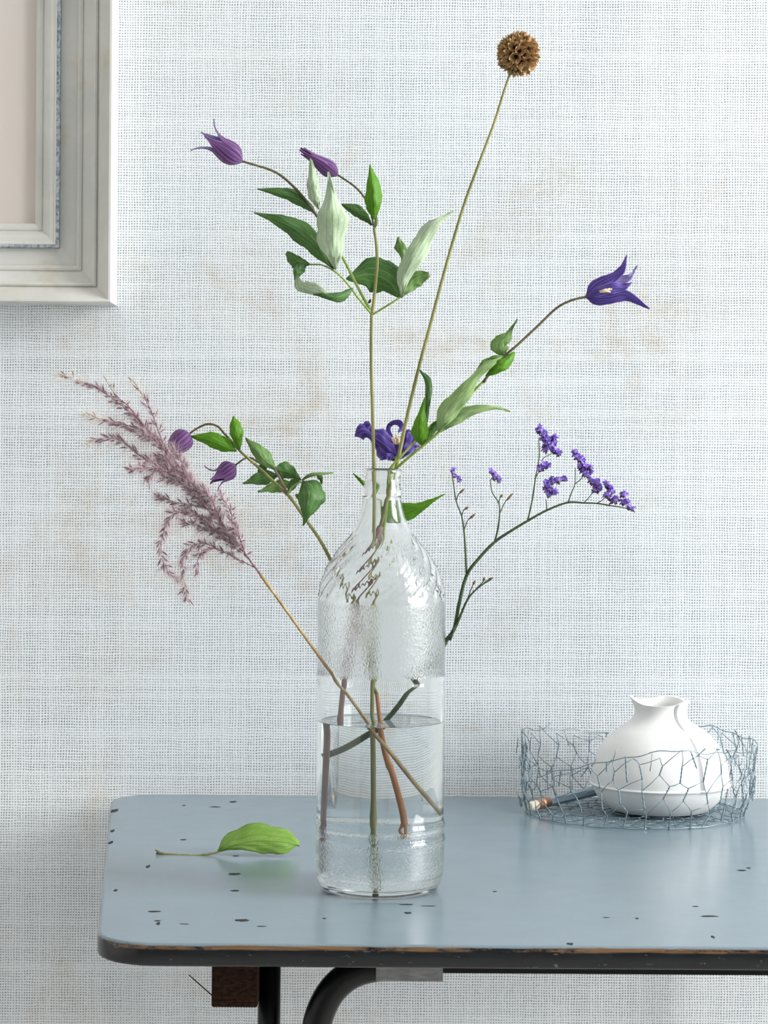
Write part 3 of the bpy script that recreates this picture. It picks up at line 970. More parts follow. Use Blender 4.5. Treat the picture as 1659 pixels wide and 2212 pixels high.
# ---- dried scabious seed head on a long stalk
def scabious():
    Y = YA + 0.004
    root = thing('dried_seedhead', at(under(690, 1880), 1878, Y), 'round brown dried seed head on a long thin olive stalk', 'dried flower')
    stem('stem', root, [(under(689, 1885), 1880, Y - 0.002), (under(694, 1760), 1760, Y - 0.002), (under(705, 1600), 1600, Y - 0.001), (735, 1552, Y), (745, 1460, Y), (768, 1330, Y), (800, 1210, Y), (823, 1135, Y), (838, 1070, Y), (856, 1010, Y),
                        (880, 897, Y), (908, 782, Y), (930, 700, Y), (962, 580, Y), (1000, 450, Y), (1036, 350, Y), (1066, 270, Y), (1088, 200, Y), (1105, 149, Y)], 1.9, 0.85, M['stem_olive'], 90, 10, 0, ((0.46, 0.35),))
    low = stem('stem_foot', root, [(under(689, 1885), 1882, Y - 0.002), (under(694, 1760), 1760, Y - 0.002), (under(705, 1600), 1600, Y - 0.001), (735, 1552, Y), (745, 1460, Y), (768, 1330, Y), (800, 1210, Y), (822, 1138, Y)], 2.05, 1.95, M['stem_purple'], 50, 10, 0, ((0.42, 0.25), (0.6, 0.25), (0.98, 0.4)))
    low['label'] = 'purple-brown woody lower stalk'
    C = at(1119.5, 117, Y)
    V, F = [], []
    R = 0.0088
    nu, nv = 16, 10
    for j in range(nv + 1):
        th = math.pi * j / nv
        for i in range(nu):
            ph = 2 * math.pi * i / nu
            V.append(C + Vector((math.sin(th) * math.cos(ph), math.sin(th) * math.sin(ph), math.cos(th))) * R)
    for j in range(nv):
        for i in range(nu):
            a, b = j * nu + i, j * nu + (i + 1) % nu
            F.append((a, a + nu, b + nu, b))
    head = mesh_obj('seed_head', V, F, M['seed_core'], root)
    # papery cups, three shared shapes
    shapes = []
    for sh in range(3):
        V, F, Mi = [], [], []
        n = 14
        for ring, (z, r) in enumerate(((0.0, 0.0007), (0.0022, 0.0013), (0.0042, 0.0027), (0.0056, 0.0037))):
            for i in range(n):
                a = 2 * math.pi * i / n
                zz, rr = z, r
                if ring == 3:
                    zz += 0.0016 * (1 if i % 2 else -0.45) * rnd.uniform(0.4, 1.4)
                    rr *= rnd.uniform(0.88, 1.12)
                V.append((rr * math.cos(a), rr * math.sin(a), zz))
        for j in range(3):
            for i in range(n):
                a, b = j * n + i, j * n + (i + 1) % n
                F.append((a, b, b + n, a + n))
                Mi.append(0)
        for i in range(5):
            a = 2 * math.pi * i / 5 + sh
            o = len(V)
            w = 0.35
            V += [(0.0005 * math.cos(a - 1.2), 0.0005 * math.sin(a - 1.2), 0.0022), (0.0005 * math.cos(a + 1.2), 0.0005 * math.sin(a + 1.2), 0.0022), (0.0024 * math.cos(a), 0.0024 * math.sin(a), 0.0058)]
            F.append((o, o + 1, o + 2))
            Mi.append(1)
        me = bpy.data.meshes.new('seed_cup')
        me.from_pydata(V, [], F)
        me.materials.append(M['seed_paper'])
        me.materials.append(M['bristle'])
        me.polygons.foreach_set('material_index', Mi)
        shapes.append(me)
    N = 74
    org = ORG[root]
    for i in range(N):
        z = 1 - 2 * (i + 0.5) / N
        ph = i * 2.399963
        d = Vector((math.sqrt(1 - z * z) * math.cos(ph), math.sqrt(1 - z * z) * math.sin(ph), z))
        o = bpy.data.objects.new('seed_cup', shapes[i % 3])
        COL.objects.link(o)
        o.parent = head
        d2 = (d + Vector((rnd.uniform(-.15, .15), rnd.uniform(-.15, .15), rnd.uniform(-.15, .15)))).normalized()
        q = d2.to_track_quat('Z', 'Y')
        s = rnd.uniform(0.9, 1.18)
        o.matrix_local = Matrix.Translation(C + d * 0.0078 - org) @ q.to_matrix().to_4x4() @ Matrix.Rotation(rnd.uniform(0, 6), 4, 'Z') @ Matrix.Scale(s, 4)
    for tx, ty, bx, by in ((1079, 143, 1098, 141), (1107, 160, 1108, 146), (1121, 158, 1115, 145), (1114, 157, 1112, 146)):
        p, q = at(bx, by, Y - 0.004), at(tx, ty, Y - 0.006)
        V, F = tube_geo([p, (p + q) / 2, q], [0.0007, 0.0011, 0.0003], 6)
        mesh_obj('bract', V, F, M['bract'], root)
scabious()

# ---- right clematis with an open blue-violet bell
def clematis_right():
    Y = YA
    root = thing('flowering_clematis', at(836, 1130, Y + 0.003), 'arching clematis stem with one open blue-violet bell leaning to the upper right', 'flower', 'clematis stems in the bottle')
    G, O, B_ = M['stem_green'], M['stem_olive'], M['stem_brown']
    stem('stem', root, [(826, 1180, Y + 0.005), (832, 1120, Y + 0.005), (838, 1060, Y + 0.004), (850, 1020, Y), (868, 1001, Y - 0.004), (912, 964, Y - 0.010), (948, 933, Y - 0.014), (985, 888, Y - 0.016), (1022, 846, Y - 0.018), (1047, 822, Y - 0.018)], 1.1, 0.95, G, 40)
    stem('stem', root, [(1044, 826, Y - 0.018), (1070, 790, Y - 0.018), (1093, 766, Y - 0.018), (1119, 744, Y - 0.018), (1164, 702, Y - 0.018), (1203, 665, Y - 0.018), (1237, 648, Y - 0.018), (1268, 641, Y - 0.018)], 0.95, 0.8, B_, 40, 8, 0, ((0.0, 0.3),))
    stem('petiole', root, [(838, 1050, Y + 0.002), (842, 1014, Y - 0.004), (868, 984, Y - 0.008), (897, 953, Y - 0.008), (938, 912, Y - 0.006)], 0.9, 0.7, G)
    # flower
    def C2(x, y, d=0.0):
        return (860 + x / 2.86, 520 + y / 2.86, Y - 0.018 + d)
    Bl, Lt = M['petal_blue'], M['petal_light']
    stalk_root = root
    root = receptacle(root, at(*C2(1162, 346)), 0.0013, M['stem_brown'])
    leaf(root, [C2(1162, 345), C2(1205, 300, -0.002), C2(1270, 255, -0.003), C2(1340, 215, -0.003), C2(1385, 170, -0.002), C2(1412, 90, 0.002)], [1, 12, 16, 10, 9, 6, 1], [1, 9, 13, 14, 10, 6, 1], [Bl, Lt], 0.9, -0.7, 0.0, 0.3, 'petal', 24, 6, 0.0006, 0.0003)
    leaf(root, [C2(1162, 348), C2(1220, 368, -0.002), C2(1310, 362, -0.004), C2(1400, 345, -0.004), C2(1470, 372, -0.003), C2(1553, 422, 0.0)], [1, 11, 14, 15, 13, 6, 1], [1, 9, 11, 10, 9, 6, 1], [Bl, Lt], -0.7, 0.9, 0.0, 0.3, 'petal', 24, 6, 0.0006, 0.0003)
    leaf(root, [C2(1168, 345, -0.002), C2(1230, 315, -0.010), C2(1320, 290, -0.012), C2(1390, 288, -0.010), C2(1445, 258, -0.008)], [1, 7, 11, 11, 7, 1], [1, 9, 13, 12, 6, 1], [Bl, Lt], 0.5, 0.5, 0.3, 0.5, 'petal', 22, 6, 0.0006, 0.0003)
    leaf(root, [C2(1180, 340, 0.006), C2(1280, 275, 0.010), C2(1370, 245, 0.010), C2(1435, 222, 0.009), C2(1474, 155, 0.006)], [1, 12, 13, 9, 4, 1], [1, 12, 14, 9, 4, 1], [Lt, Bl], -0.4, -0.4, 0.0, 0.4, 'petal', 22, 6, 0.0006, 0.0003)
    mb = MB()
    for i in range(11):
        y0 = 312 + rnd.uniform(-6, 6)
        x0 = 1238 + rnd.uniform(0, 36)
        p = [at(*C2(x0, y0 + 4, -0.0125)), at(*C2(x0 + 24, y0 - 4 + rnd.uniform(-4, 4), -0.0138)), at(*C2(x0 + 48, y0 - 8 + rnd.uniform(-7, 7), -0.0135))]
        mb.add(*tube_geo(p, [0.0003, 0.0004, 0.0005], 5))
    mb.build('stamens', [M['stamen']], root)
    root = stalk_root
    D, P, S_, Br, Md = M['leaf_dark'], M['leaf_pale'], M['leaf_soft'], M['leaf_bright'], M['leaf_mid']
    leaf(root, [(946, 934, Y - 0.016), (968, 892, Y - 0.024), (1000, 848, Y - 0.028), (1040, 804, Y - 0.028), (1086, 771, Y - 0.022)], [1, 20, 22, 15, 11, 12, 1], [1, 14, 20, 20, 9, 6, 1], [S_, D], 0.4, 0.3, 0.2, 0.7, n=24)
    leaf(root, [(950, 933, Y - 0.014), (985, 904, Y - 0.018), (1025, 886, Y - 0.020), (1070, 881, Y - 0.018), (1102, 889, Y - 0.014)], [1, 12, 14, 8, 4, 1], [1, 12, 12, 7, 3, 1], [S_, D], 0.6, 0.3, 0.2, 0.4)
    leaf(root, [(1088, 770, Y - 0.016), (1083, 745, Y - 0.014), (1098, 722, Y - 0.012), (1118, 689, Y - 0.010)], [1, 20, 22, 10, 4, 1], [1, 16, 12, 12, 3, 1], [Md, P], 0.4, 0.4, 0, 0.3)
    leaf(root, [(1049, 813, Y - 0.020), (1070, 799, Y - 0.026), (1092, 783, Y - 0.026), (1111, 760, Y - 0.020)], [1, 10, 13, 10, 2], [1, 8, 12, 12, 3], [Br, S_], 0.5, 0.5, 0.2, 0.3)
    leaf(root, [(1032, 797, Y - 0.020), (1050, 785, Y - 0.022), (1075, 774, Y - 0.022), (1098, 772, Y - 0.020)], [1, 9, 9, 6, 1], [1, 6, 8, 5, 1], [Md, P], 0.5, 0.5, 0.2, 0.3)
    leaf(root, [(912, 963, Y - 0.010), (909, 932, Y - 0.018), (910, 900, Y - 0.020), (918, 858, Y - 0.016)], [1, 18, 20, 12, 6, 1], [1, 14, 17, 12, 6, 1], [Br, P], 0.5, 0.5, 0.2, 0.2)
    leaf(root, [(916, 940, Y - 0.006), (921, 890, Y - 0.010), (927, 845, Y - 0.010), (924, 822, Y - 0.010), (906, 799, Y - 0.008)], [1, 8, 7, 9, 6, 1], [1, 6, 6, 7, 7, 1], [D, P], 0.8, 0.8, 0, 0.3)
    leaf(root, [(916, 961, Y - 0.008), (926, 940, Y - 0.008), (938, 922, Y - 0.008), (944, 908, Y - 0.008)], [1, 9, 9, 1], [1, 7, 9, 1], [D, P], 0.5, 0.5)
clematis_right()

# ---- blue-violet open flower low behind the stems
def clematis_open():
    Y = YA + 0.020
    root = thing('clematis_flower', at(850, 1030, Y), 'open blue-violet clematis flower with curled petals just above the bottle mouth', 'flower')
    stem('stem', root, [(838, 1080, YA + 0.008), (845, 1025, YA + 0.006), (852, 1004, YA + 0.014), (857, 986, Y)], 0.9, 0.8, M['stem_green'])
    root = receptacle(root, at(857, 988, Y), 0.0016, M['stem_green'])
    A, Lt, Dk = M['petal_blue'], M['petal_light'], M['petal_dark']
    leaf(root, [(857, 988, Y), (838, 966, Y - 0.004), (815, 949, Y - 0.002), (790, 935, Y), (766, 941, Y + 0.002)], [1, 26, 28, 14, 9, 14, 1], [1, 22, 24, 26, 14, 20, 1], [A, Lt], 0.6, 0.4, 0.3, 1.2, 'petal', 24)
    leaf(root, [(812, 945, Y + 0.001), (798, 930, Y + 0.002), (791, 910, Y + 0.003)], [1, 14, 13, 5], [1, 8, 8, 5], [A, Lt], 0.4, 0.4, 0, 0.6, 'petal')
    leaf(root, [(853, 994, Y - 0.002), (840, 985, Y - 0.006), (821, 993, Y - 0.006)], [1, 10, 7, 1], [1, 6, 6, 1], [A, Lt], 0.4, 0.4, 0.2, 0.5, 'petal')
    leaf(root, [(858, 990, Y + 0.004), (848, 958, Y + 0.010), (838, 930, Y + 0.010), (846, 915, Y + 0.008), (862, 914, Y + 0.004), (868, 924, Y), (861, 934, Y - 0.002)], [1, 5, 4, 5, 6, 7, 4, 1], [1, 6, 6, 5, 5, 6, 6, 1], [A, Lt], 0.5, 0.5, 0, 0.5, 'petal', 28)
    leaf(root, [(862, 990, Y - 0.001), (874, 968, Y - 0.004), (880, 945, Y - 0.002), (876, 930, Y)], [1, 10, 14, 16, 6], [1, 16, 22, 20, 6], [A, Lt], 0.4, 0.4, 0.1, 0.9, 'petal', 20)
    leaf(root, [(862, 993, Y + 0.004), (882, 975, Y + 0.003), (897, 962, Y + 0.002), (904, 966, Y + 0.001)], [1, 14, 17, 3], [1, 9, 10, 2], [Lt, A], 0.4, 0.4, 0.1, 0.7, 'petal', 18)
    mb = MB()
    for i in range(9):
        x = 846 + i * 2.2
        p = [at(857, 984, Y + 0.001), at((x + 857) / 2 + 1, 962, Y), at(x, 944 + rnd.uniform(-6, 4), Y - 0.003)]
        mb.add(*tube_geo(p, [0.0003, 0.0003, 0.0005], 5))
    mb.build('stamens', [M['stamen']], root)
clematis_open()

# ---- left clematis with nodding buds
def clematis_left():
    Y = YA + 0.004
    root = thing('flowering_clematis', at(under(875, 1800), 1795, Y), 'leaning clematis stem with two nodding plum buds to the left of the bottle', 'flower', 'clematis stems in the bottle')
    G, O, B_ = M['stem_green'], M['stem_olive'], M['stem_brown']
    stem('stem', root, [(814, 1500, Y), (780, 1360, Y), (745, 1270, Y), (715, 1211, Y), (689, 1163, Y), (657, 1117, Y), (629, 1077, Y), (619, 1067, Y), (577, 1027, Y), (545, 998, Y), (518, 974, Y)], 1.35, 0.95, O, 50, 8, 0, ((0.62, 0.3),))
    f = stem('stem_foot', root, [(under(873, 1790), 1778, Y), (under(866, 1740), 1738, Y), (under(848, 1670), 1670, Y), (under(834, 1630), 1630, Y), (under(822, 1575), 1575, Y), (820, 1550, Y), (814, 1500, Y)], 1.75, 1.4, M['stem_orange'], 30, 8, 0, ((0.42, 0.3),))
    f['label'] = 'orange-brown stripped foot of the stalk'
    for dx in (-9, 4):
        stem('stem_foot', root, [(under(871, 1765), 1765, Y), (under(872 + dx * 0.6, 1785), 1785, Y), (under(872 + dx, 1806), 1805, Y)], 1.2, 0.8, M['stem_orange'])
    stem('stem', root, [(621, 1066, Y - 0.001), (606, 1036, Y - 0.004), (593, 1014, Y - 0.006)], 0.9, 0.8, M['stem_purple'])
    stem('petiole', root, [(621, 1068, Y - 0.001), (632, 1052, Y - 0.006), (650, 1040, Y - 0.010)], 0.8, 0.65, M['leaf_soft'])
    stem('flower_stalk', root, [(518, 974, Y), (502, 955, Y), (484, 936, Y), (470, 921, Y), (450, 916, Y), (430, 923, Y), (407, 938, Y)], 0.85, 0.7, B_)
    stem('flower_stalk', root, [(592, 1013, Y - 0.006), (576, 1005, Y - 0.004), (557, 998, Y), (542, 989, Y + 0.003), (528, 991, Y + 0.003), (504, 1008, Y + 0.003)], 0.8, 0.6, M['stem_brown'])
    bell(root, (409, 937, Y), (369, 972, Y - 0.006), 24, [(45, 0, 1, 0), (135, 0, 1, 0), (225, 0, 1, 0), (315, 0, 1, 0)], [M['petal_mauve'], M['petal_dark']], closed=0.9)
    bell(root, (508, 1005, Y + 0.003), (455, 1043, Y - 0.004), 21, [(80, 0.95, 1.0, 0), (5, 0.10, 1.02, 0.35), (175, 0.5, 1.0, 0.1), (272, 0.42, 1.05, 0.05)], [M['petal_mauve'], M['petal_dark']])
    D, P, S_, Br, Md = M['leaf_dark'], M['leaf_pale'], M['leaf_soft'], M['leaf_bright'], M['leaf_mid']
    leaf(root, [(511, 974, Y - 0.002), (490, 966, Y - 0.006), (455, 951, Y - 0.008), (412, 943, Y - 0.004)], [1, 8, 15, 11, 1], [1, 16, 20, 15, 1], [Br, P], 0.5, 0.3, 0.2, 0.3)
    leaf(root, [(518, 971, Y - 0.003), (511, 945, Y - 0.008), (506, 920, Y - 0.008), (504, 899, Y - 0.004)], [1, 9, 12, 8, 1], [1, 12, 17, 13, 1], [Br, P], 0.7, 0.3, 0.2, 0.3)
    leaf(root, [(595, 1011, Y - 0.008), (572, 992, Y - 0.014), (550, 968, Y - 0.014), (530, 946, Y - 0.008)], [1, 14, 14, 8, 1], [1, 16, 18, 10, 1], [Md, D], 0.3, 0.5, 0.2, 0.2)
    leaf(root, [(600, 1026, Y + 0.006), (575, 1031, Y + 0.008), (550, 1038, Y + 0.008), (525, 1045, Y + 0.006)], [1, 14, 14, 6, 1], [1, 15, 17, 9, 1], [D, P], 0.4, 0.4, 0.1, 0.3)
    leaf(root, [(594, 1014, Y + 0.008), (612, 1016, Y + 0.010), (632, 1024, Y + 0.010), (650, 1036, Y + 0.006)], [1, 18, 18, 9, 1], [1, 18, 16, 8, 1], [D, P], 0.4, 0.4, 0.1, 0.3)
    leaf(root, [(632, 1042, Y + 0.012), (605, 1048, Y + 0.013), (580, 1054, Y + 0.012), (557, 1063, Y + 0.010)], [1, 14, 14, 7, 1], [1, 12, 10, 5, 1], [Md, P], 0.4, 0.4, 0.1, 0.3)
    leaf(root, [(649, 1040, Y + 0.004), (634, 1044, Y + 0.008), (622, 1066, Y + 0.010)], [1, 8, 9, 1], [1, 8, 9, 1], [D, P], 0.4, 0.4)
    leaf(root, [(574, 1003, Y + 0.010), (567, 1012, Y + 0.012), (558, 1026, Y + 0.012)], [1, 8, 9, 1], [1, 10, 9, 1], [D, P], 0.4, 0.4)
    leaf(root, [(652, 1038, Y - 0.010), (668, 1028, Y - 0.016), (692, 1024, Y - 0.016), (720, 1021, Y - 0.010)], [1, 4, 5, 3, 1], [1, 3, 3, 3, 1], [M['leaf_mid'], D], 1.5, 1.0)
    leaf(root, [(684, 1026, Y - 0.012), (693, 1033, Y - 0.010), (695, 1046, Y - 0.008)], [1, 6, 3, 1], [1, 6, 4, 1], [D, P], 0.5, 0.5)
    leaf(root, [(653, 1040, Y - 0.010), (668, 1062, Y - 0.020), (664, 1095, Y - 0.022), (655, 1136, Y - 0.014)], [1, 24, 34, 29, 12, 1], [1, 22, 30, 23, 8, 1], [D, P], 0.4, 0.4, 0.3, 0.3, n=22)
clematis_left()

# ---- leafy sprig behind the neck
def sprig():
    Y = YA + 0.046
    root = thing('leafy_sprig', at(830, 1175, Y), 'two green leaves on a short stem behind the bottle neck', 'leaves')
    stem('stem', root, [(828, 1190, Y - 0.004), (827, 1150, Y), (824, 1110, Y + 0.002), (822, 1085, Y + 0.002)], 1.0, 0.8, M['stem_green'])
    leaf(root, [(824, 1100, Y), (845, 1112, Y - 0.002), (885, 1103, Y - 0.004), (920, 1089, Y - 0.004), (961, 1067, Y)], [1, 18, 26, 17, 10, 5, 1], [1, 14, 20, 18, 12, 4, 1], [M['leaf_bright'], M['leaf_pale']], 0.5, 0.2, 0.3, 0.4, n=22)
    leaf(root, [(822, 1086, Y), (805, 1068, Y - 0.002), (786, 1045, Y - 0.002), (763, 1023, Y)], [1, 5, 6, 4, 1], [1, 6, 9, 4, 1], [M['leaf_bright'], M['leaf_pale']], 0.6, 0.6, 0.2, 0.2)
sprig()

# ---- statice
def statice():
    Y = YA + 0.006
    root = thing('sea_lavender', at(under(720, 1630), 1630, Y), 'branching dark green sea lavender stem with small violet florets leaning to the right', 'flower')
    DG = M['stem_dkgreen']
    def X(x, y, d=0.0):
        return (930 + x / 3.53, 900 + y / 3.53, Y + d)
    f = stem('stem', root, [(under(706, 1637), 1632, Y + 0.004), (under(750, 1612), 1612, Y + 0.004), (under(800, 1580), 1580, Y + 0.003), (828, 1562, Y + 0.003), (860, 1525, Y + 0.002), (892, 1480, Y + 0.001), (925, 1440, Y), (951, 1413, Y), (961, 1387, Y), (981, 1359, Y),
                     X(215, 1440), X(275, 1212), X(370, 1080), X(485, 960), X(600, 880), X(740, 795), X(885, 715), X(1045, 655), X(1170, 658), X(1270, 662), X(1380, 680), X(1460, 692), X(1545, 716)], 2.1, 0.28, DG, 110, 8)
    stem('branch', root, [(938, 1430, Y + 0.002), (953, 1407, Y - 0.003), (968, 1380, Y - 0.003), X(190, 1610, -0.002), X(280, 1400, -0.002), X(370, 1300, -0.002), X(470, 1238, -0.002)], 1.5, 0.35, DG, 40)
    for x, y in ((60, 1800), (150, 1700), (160, 1650)):
        a = X(x + 2, y - 50, -0.004)
        stem('scale_leaf', root, [X(x, y, -0.003), X(x + 14, y - 26, -0.006), X(x + 30, y - 62, -0.004)], 0.9, 0.2, DG)
    stem('branch', root, [X(275, 1205), X(265, 1000), X(255, 870), X(238, 760), X(195, 640), X(175, 510), X(160, 410)], 0.75, 0.3, DG, 40)
    stem('branch', root, [X(490, 955), X(515, 850), X(527, 740), X(520, 660), X(470, 575), X(455, 480)], 0.7, 0.3, DG, 36)
    stem('branch', root, [X(742, 790), X(775, 640), X(800, 470), X(828, 310), X(825, 170)], 0.6, 0.25, DG, 30)
    stem('branch', root, [X(885, 715), X(886, 680), X(880, 630)], 0.4, 0.3, DG)
    stem('branch', root, [X(1048, 655), X(1075, 580), X(1100, 515), X(1105, 390)], 0.45, 0.25, DG)
    stem('branch', root, [X(1100, 515), X(1145, 478), X(1165, 450)], 0.35, 0.25, DG)
    stem('branch', root, [X(1170, 657), X(1205, 620), X(1240, 575)], 0.35, 0.25, DG)
    stem('branch', root, [X(1268, 661), X(1305, 640), X(1340, 610)], 0.35, 0.25, DG)
    stem('branch', root, [X(845, 340), X(870, 310), X(930, 280)], 0.3, 0.2, DG)
    stem('branch', root, [X(800, 470), X(815, 440), X(830, 420)], 0.35, 0.25, DG)
    buds = [((255, 870), (285, 790), (340, 742)), ((238, 760), (255, 710), (290, 688)), ((195, 645), (215, 590), (258, 552)), ((530, 735), (570, 650), (628, 585)), ((520, 660), (530, 620), (549, 592)),
            ((280, 1395), (320, 1290), (342, 1248)), ((350, 1310), (400, 1260), (413, 1225)), ((380, 1295), (430, 1250), (480, 1226))]
    for P in buds:
        stem('twig', root, [X(*P[0]), X(*P[1]), X(*P[2])], 0.4, 0.25, DG)
        (x1, y1), (x2, y2) = P[1], P[2]
        q = [X(x1 + (x2 - x1) * t, y1 + (y2 - y1) * t, -0.0008) for t in (0.15, 0.45, 0.75, 1.08)]
        pts = [at(*v) for v in q]
        V, F = tube_geo(pts, [0.0003, 0.0010, 0.0009, 0.0001], 6)
        mesh_obj('bud', V, F, M['bud_brown'], root)
    # shared floret shapes: narrow calyx and crumpled five-lobed cup
    shapes = []
    for s in range(4):
        V, F, Mi = [], [], []
        n = 10
        rings = ((0.0, 0.0003), (0.0016, 0.0006), (0.0027, 0.0011), (0.0036, 0.0020))
        for j, (z, r) in enumerate(rings):
            for i in range(n):
                a = 2 * math.pi * i / n
                rr, zz = r, z
                if j == 3:
                    rr *= (1.12 if i % 2 else 0.72) * rnd.uniform(0.85, 1.2)
                    zz += rnd.uniform(-0.0006, 0.0005)
                V.append((rr * math.cos(a), rr * math.sin(a), zz))
        for j in range(3):
            for i in range(n):
                a, b = j * n + i, j * n + (i + 1) % n
                F.append((a, b, b + n, a + n))
                Mi.append(1 if j == 0 else 0)
        V.append((0, 0, 0.0030))
        for i in range(n):
            F.append((2 * n + i, 2 * n + (i + 1) % n, len(V) - 1))
            Mi.append(0)
        me = bpy.data.meshes.new('floret')
        me.from_pydata(V, [], F)
        me.materials.append(M['statice'])
        me.materials.append(M['calyx'])
        me.polygons.foreach_set('material_index', Mi)
        shapes.append(me)
    org = ORG[root]
    def cluster(P, wd, num, up=(0.25, 1.0), sc=1.0):
        S = catmull([X(*p) for p in P], 40)
        num = int(num * 1.35)
        for i in range(num):
            t = rnd.random()
            s = S[int(t * 39)]
            d = rnd.uniform(-1, 1) * wd / 3.53
            px = s[0] + d * 0.55 + rnd.uniform(-1, 1)
            py = s[1] - abs(d) * 0.35 + rnd.uniform(-1, 1) * wd / 3.53 * 0.6
            p = at(px, py, s[2] + rnd.uniform(-0.004, 0.004))
            dr = Vector((up[0] + rnd.uniform(-0.7, 0.7), rnd.uniform(-1.0, 0.5), up[1] + rnd.uniform(-0.6, 0.3))).normalized()
            o = bpy.data.objects.new('floret', rnd.choice(shapes))
            COL.objects.link(o)
            o.parent = root
            k = rnd.uniform(0.85, 1.25) * sc
            o.matrix_local = Matrix.Translation(p - org - dr * 0.002) @ dr.to_track_quat('Z', 'Y').to_matrix().to_4x4() @ Matrix.Rotation(rnd.uniform(0, 6), 4, 'Z') @ Matrix.Scale(k, 4)
    cluster([(165, 390), (175, 430), (190, 455)], 12, 7, sc=0.7)
    cluster([(205, 455), (222, 480), (208, 505)], 10, 6, sc=0.65)
    cluster([(465, 420), (480, 455), (500, 480)], 26, 12, sc=0.85)
    cluster([(515, 480), (525, 490)], 10, 4, sc=0.8)
    cluster([(810, 95), (845, 125), (870, 150)], 22, 14)
    cluster([(865, 170), (900, 205), (930, 230)], 32, 18)
    cluster([(930, 175), (950, 165)], 14, 4)
    cluster([(860, 250), (890, 265)], 22, 8)
    cluster([(920, 260), (960, 280), (985, 292)], 16, 11)
    cluster([(835, 405), (860, 390), (905, 378)], 22, 14)
    cluster([(885, 520), (900, 530), (945, 500), (980, 490)], 28, 18)
    cluster([(890, 570), (915, 590), (950, 580)], 34, 20)
    cluster([(1000, 485), (1025, 478)], 10, 5)
    cluster([(1090, 290), (1125, 320), (1160, 350)], 30, 22)
    cluster([(1140, 400), (1180, 440), (1200, 460)], 32, 18)
    cluster([(1190, 390), (1225, 405)], 14, 6)
    cluster([(1210, 500), (1250, 520), (1290, 540)], 30, 20)
    cluster([(1250, 570), (1285, 570)], 18, 7)
    cluster([(1340, 525), (1360, 550), (1385, 580)], 22, 14)
    cluster([(1340, 610), (1370, 620)], 16, 7)
    cluster([(1380, 650), (1415, 645)], 20, 10)
    cluster([(1445, 600), (1475, 605)], 14, 7)
    cluster([(1460, 665), (1500, 660)], 20, 10)
    cluster([(1500, 700), (1550, 712)], 12, 8, sc=0.85)
statice()

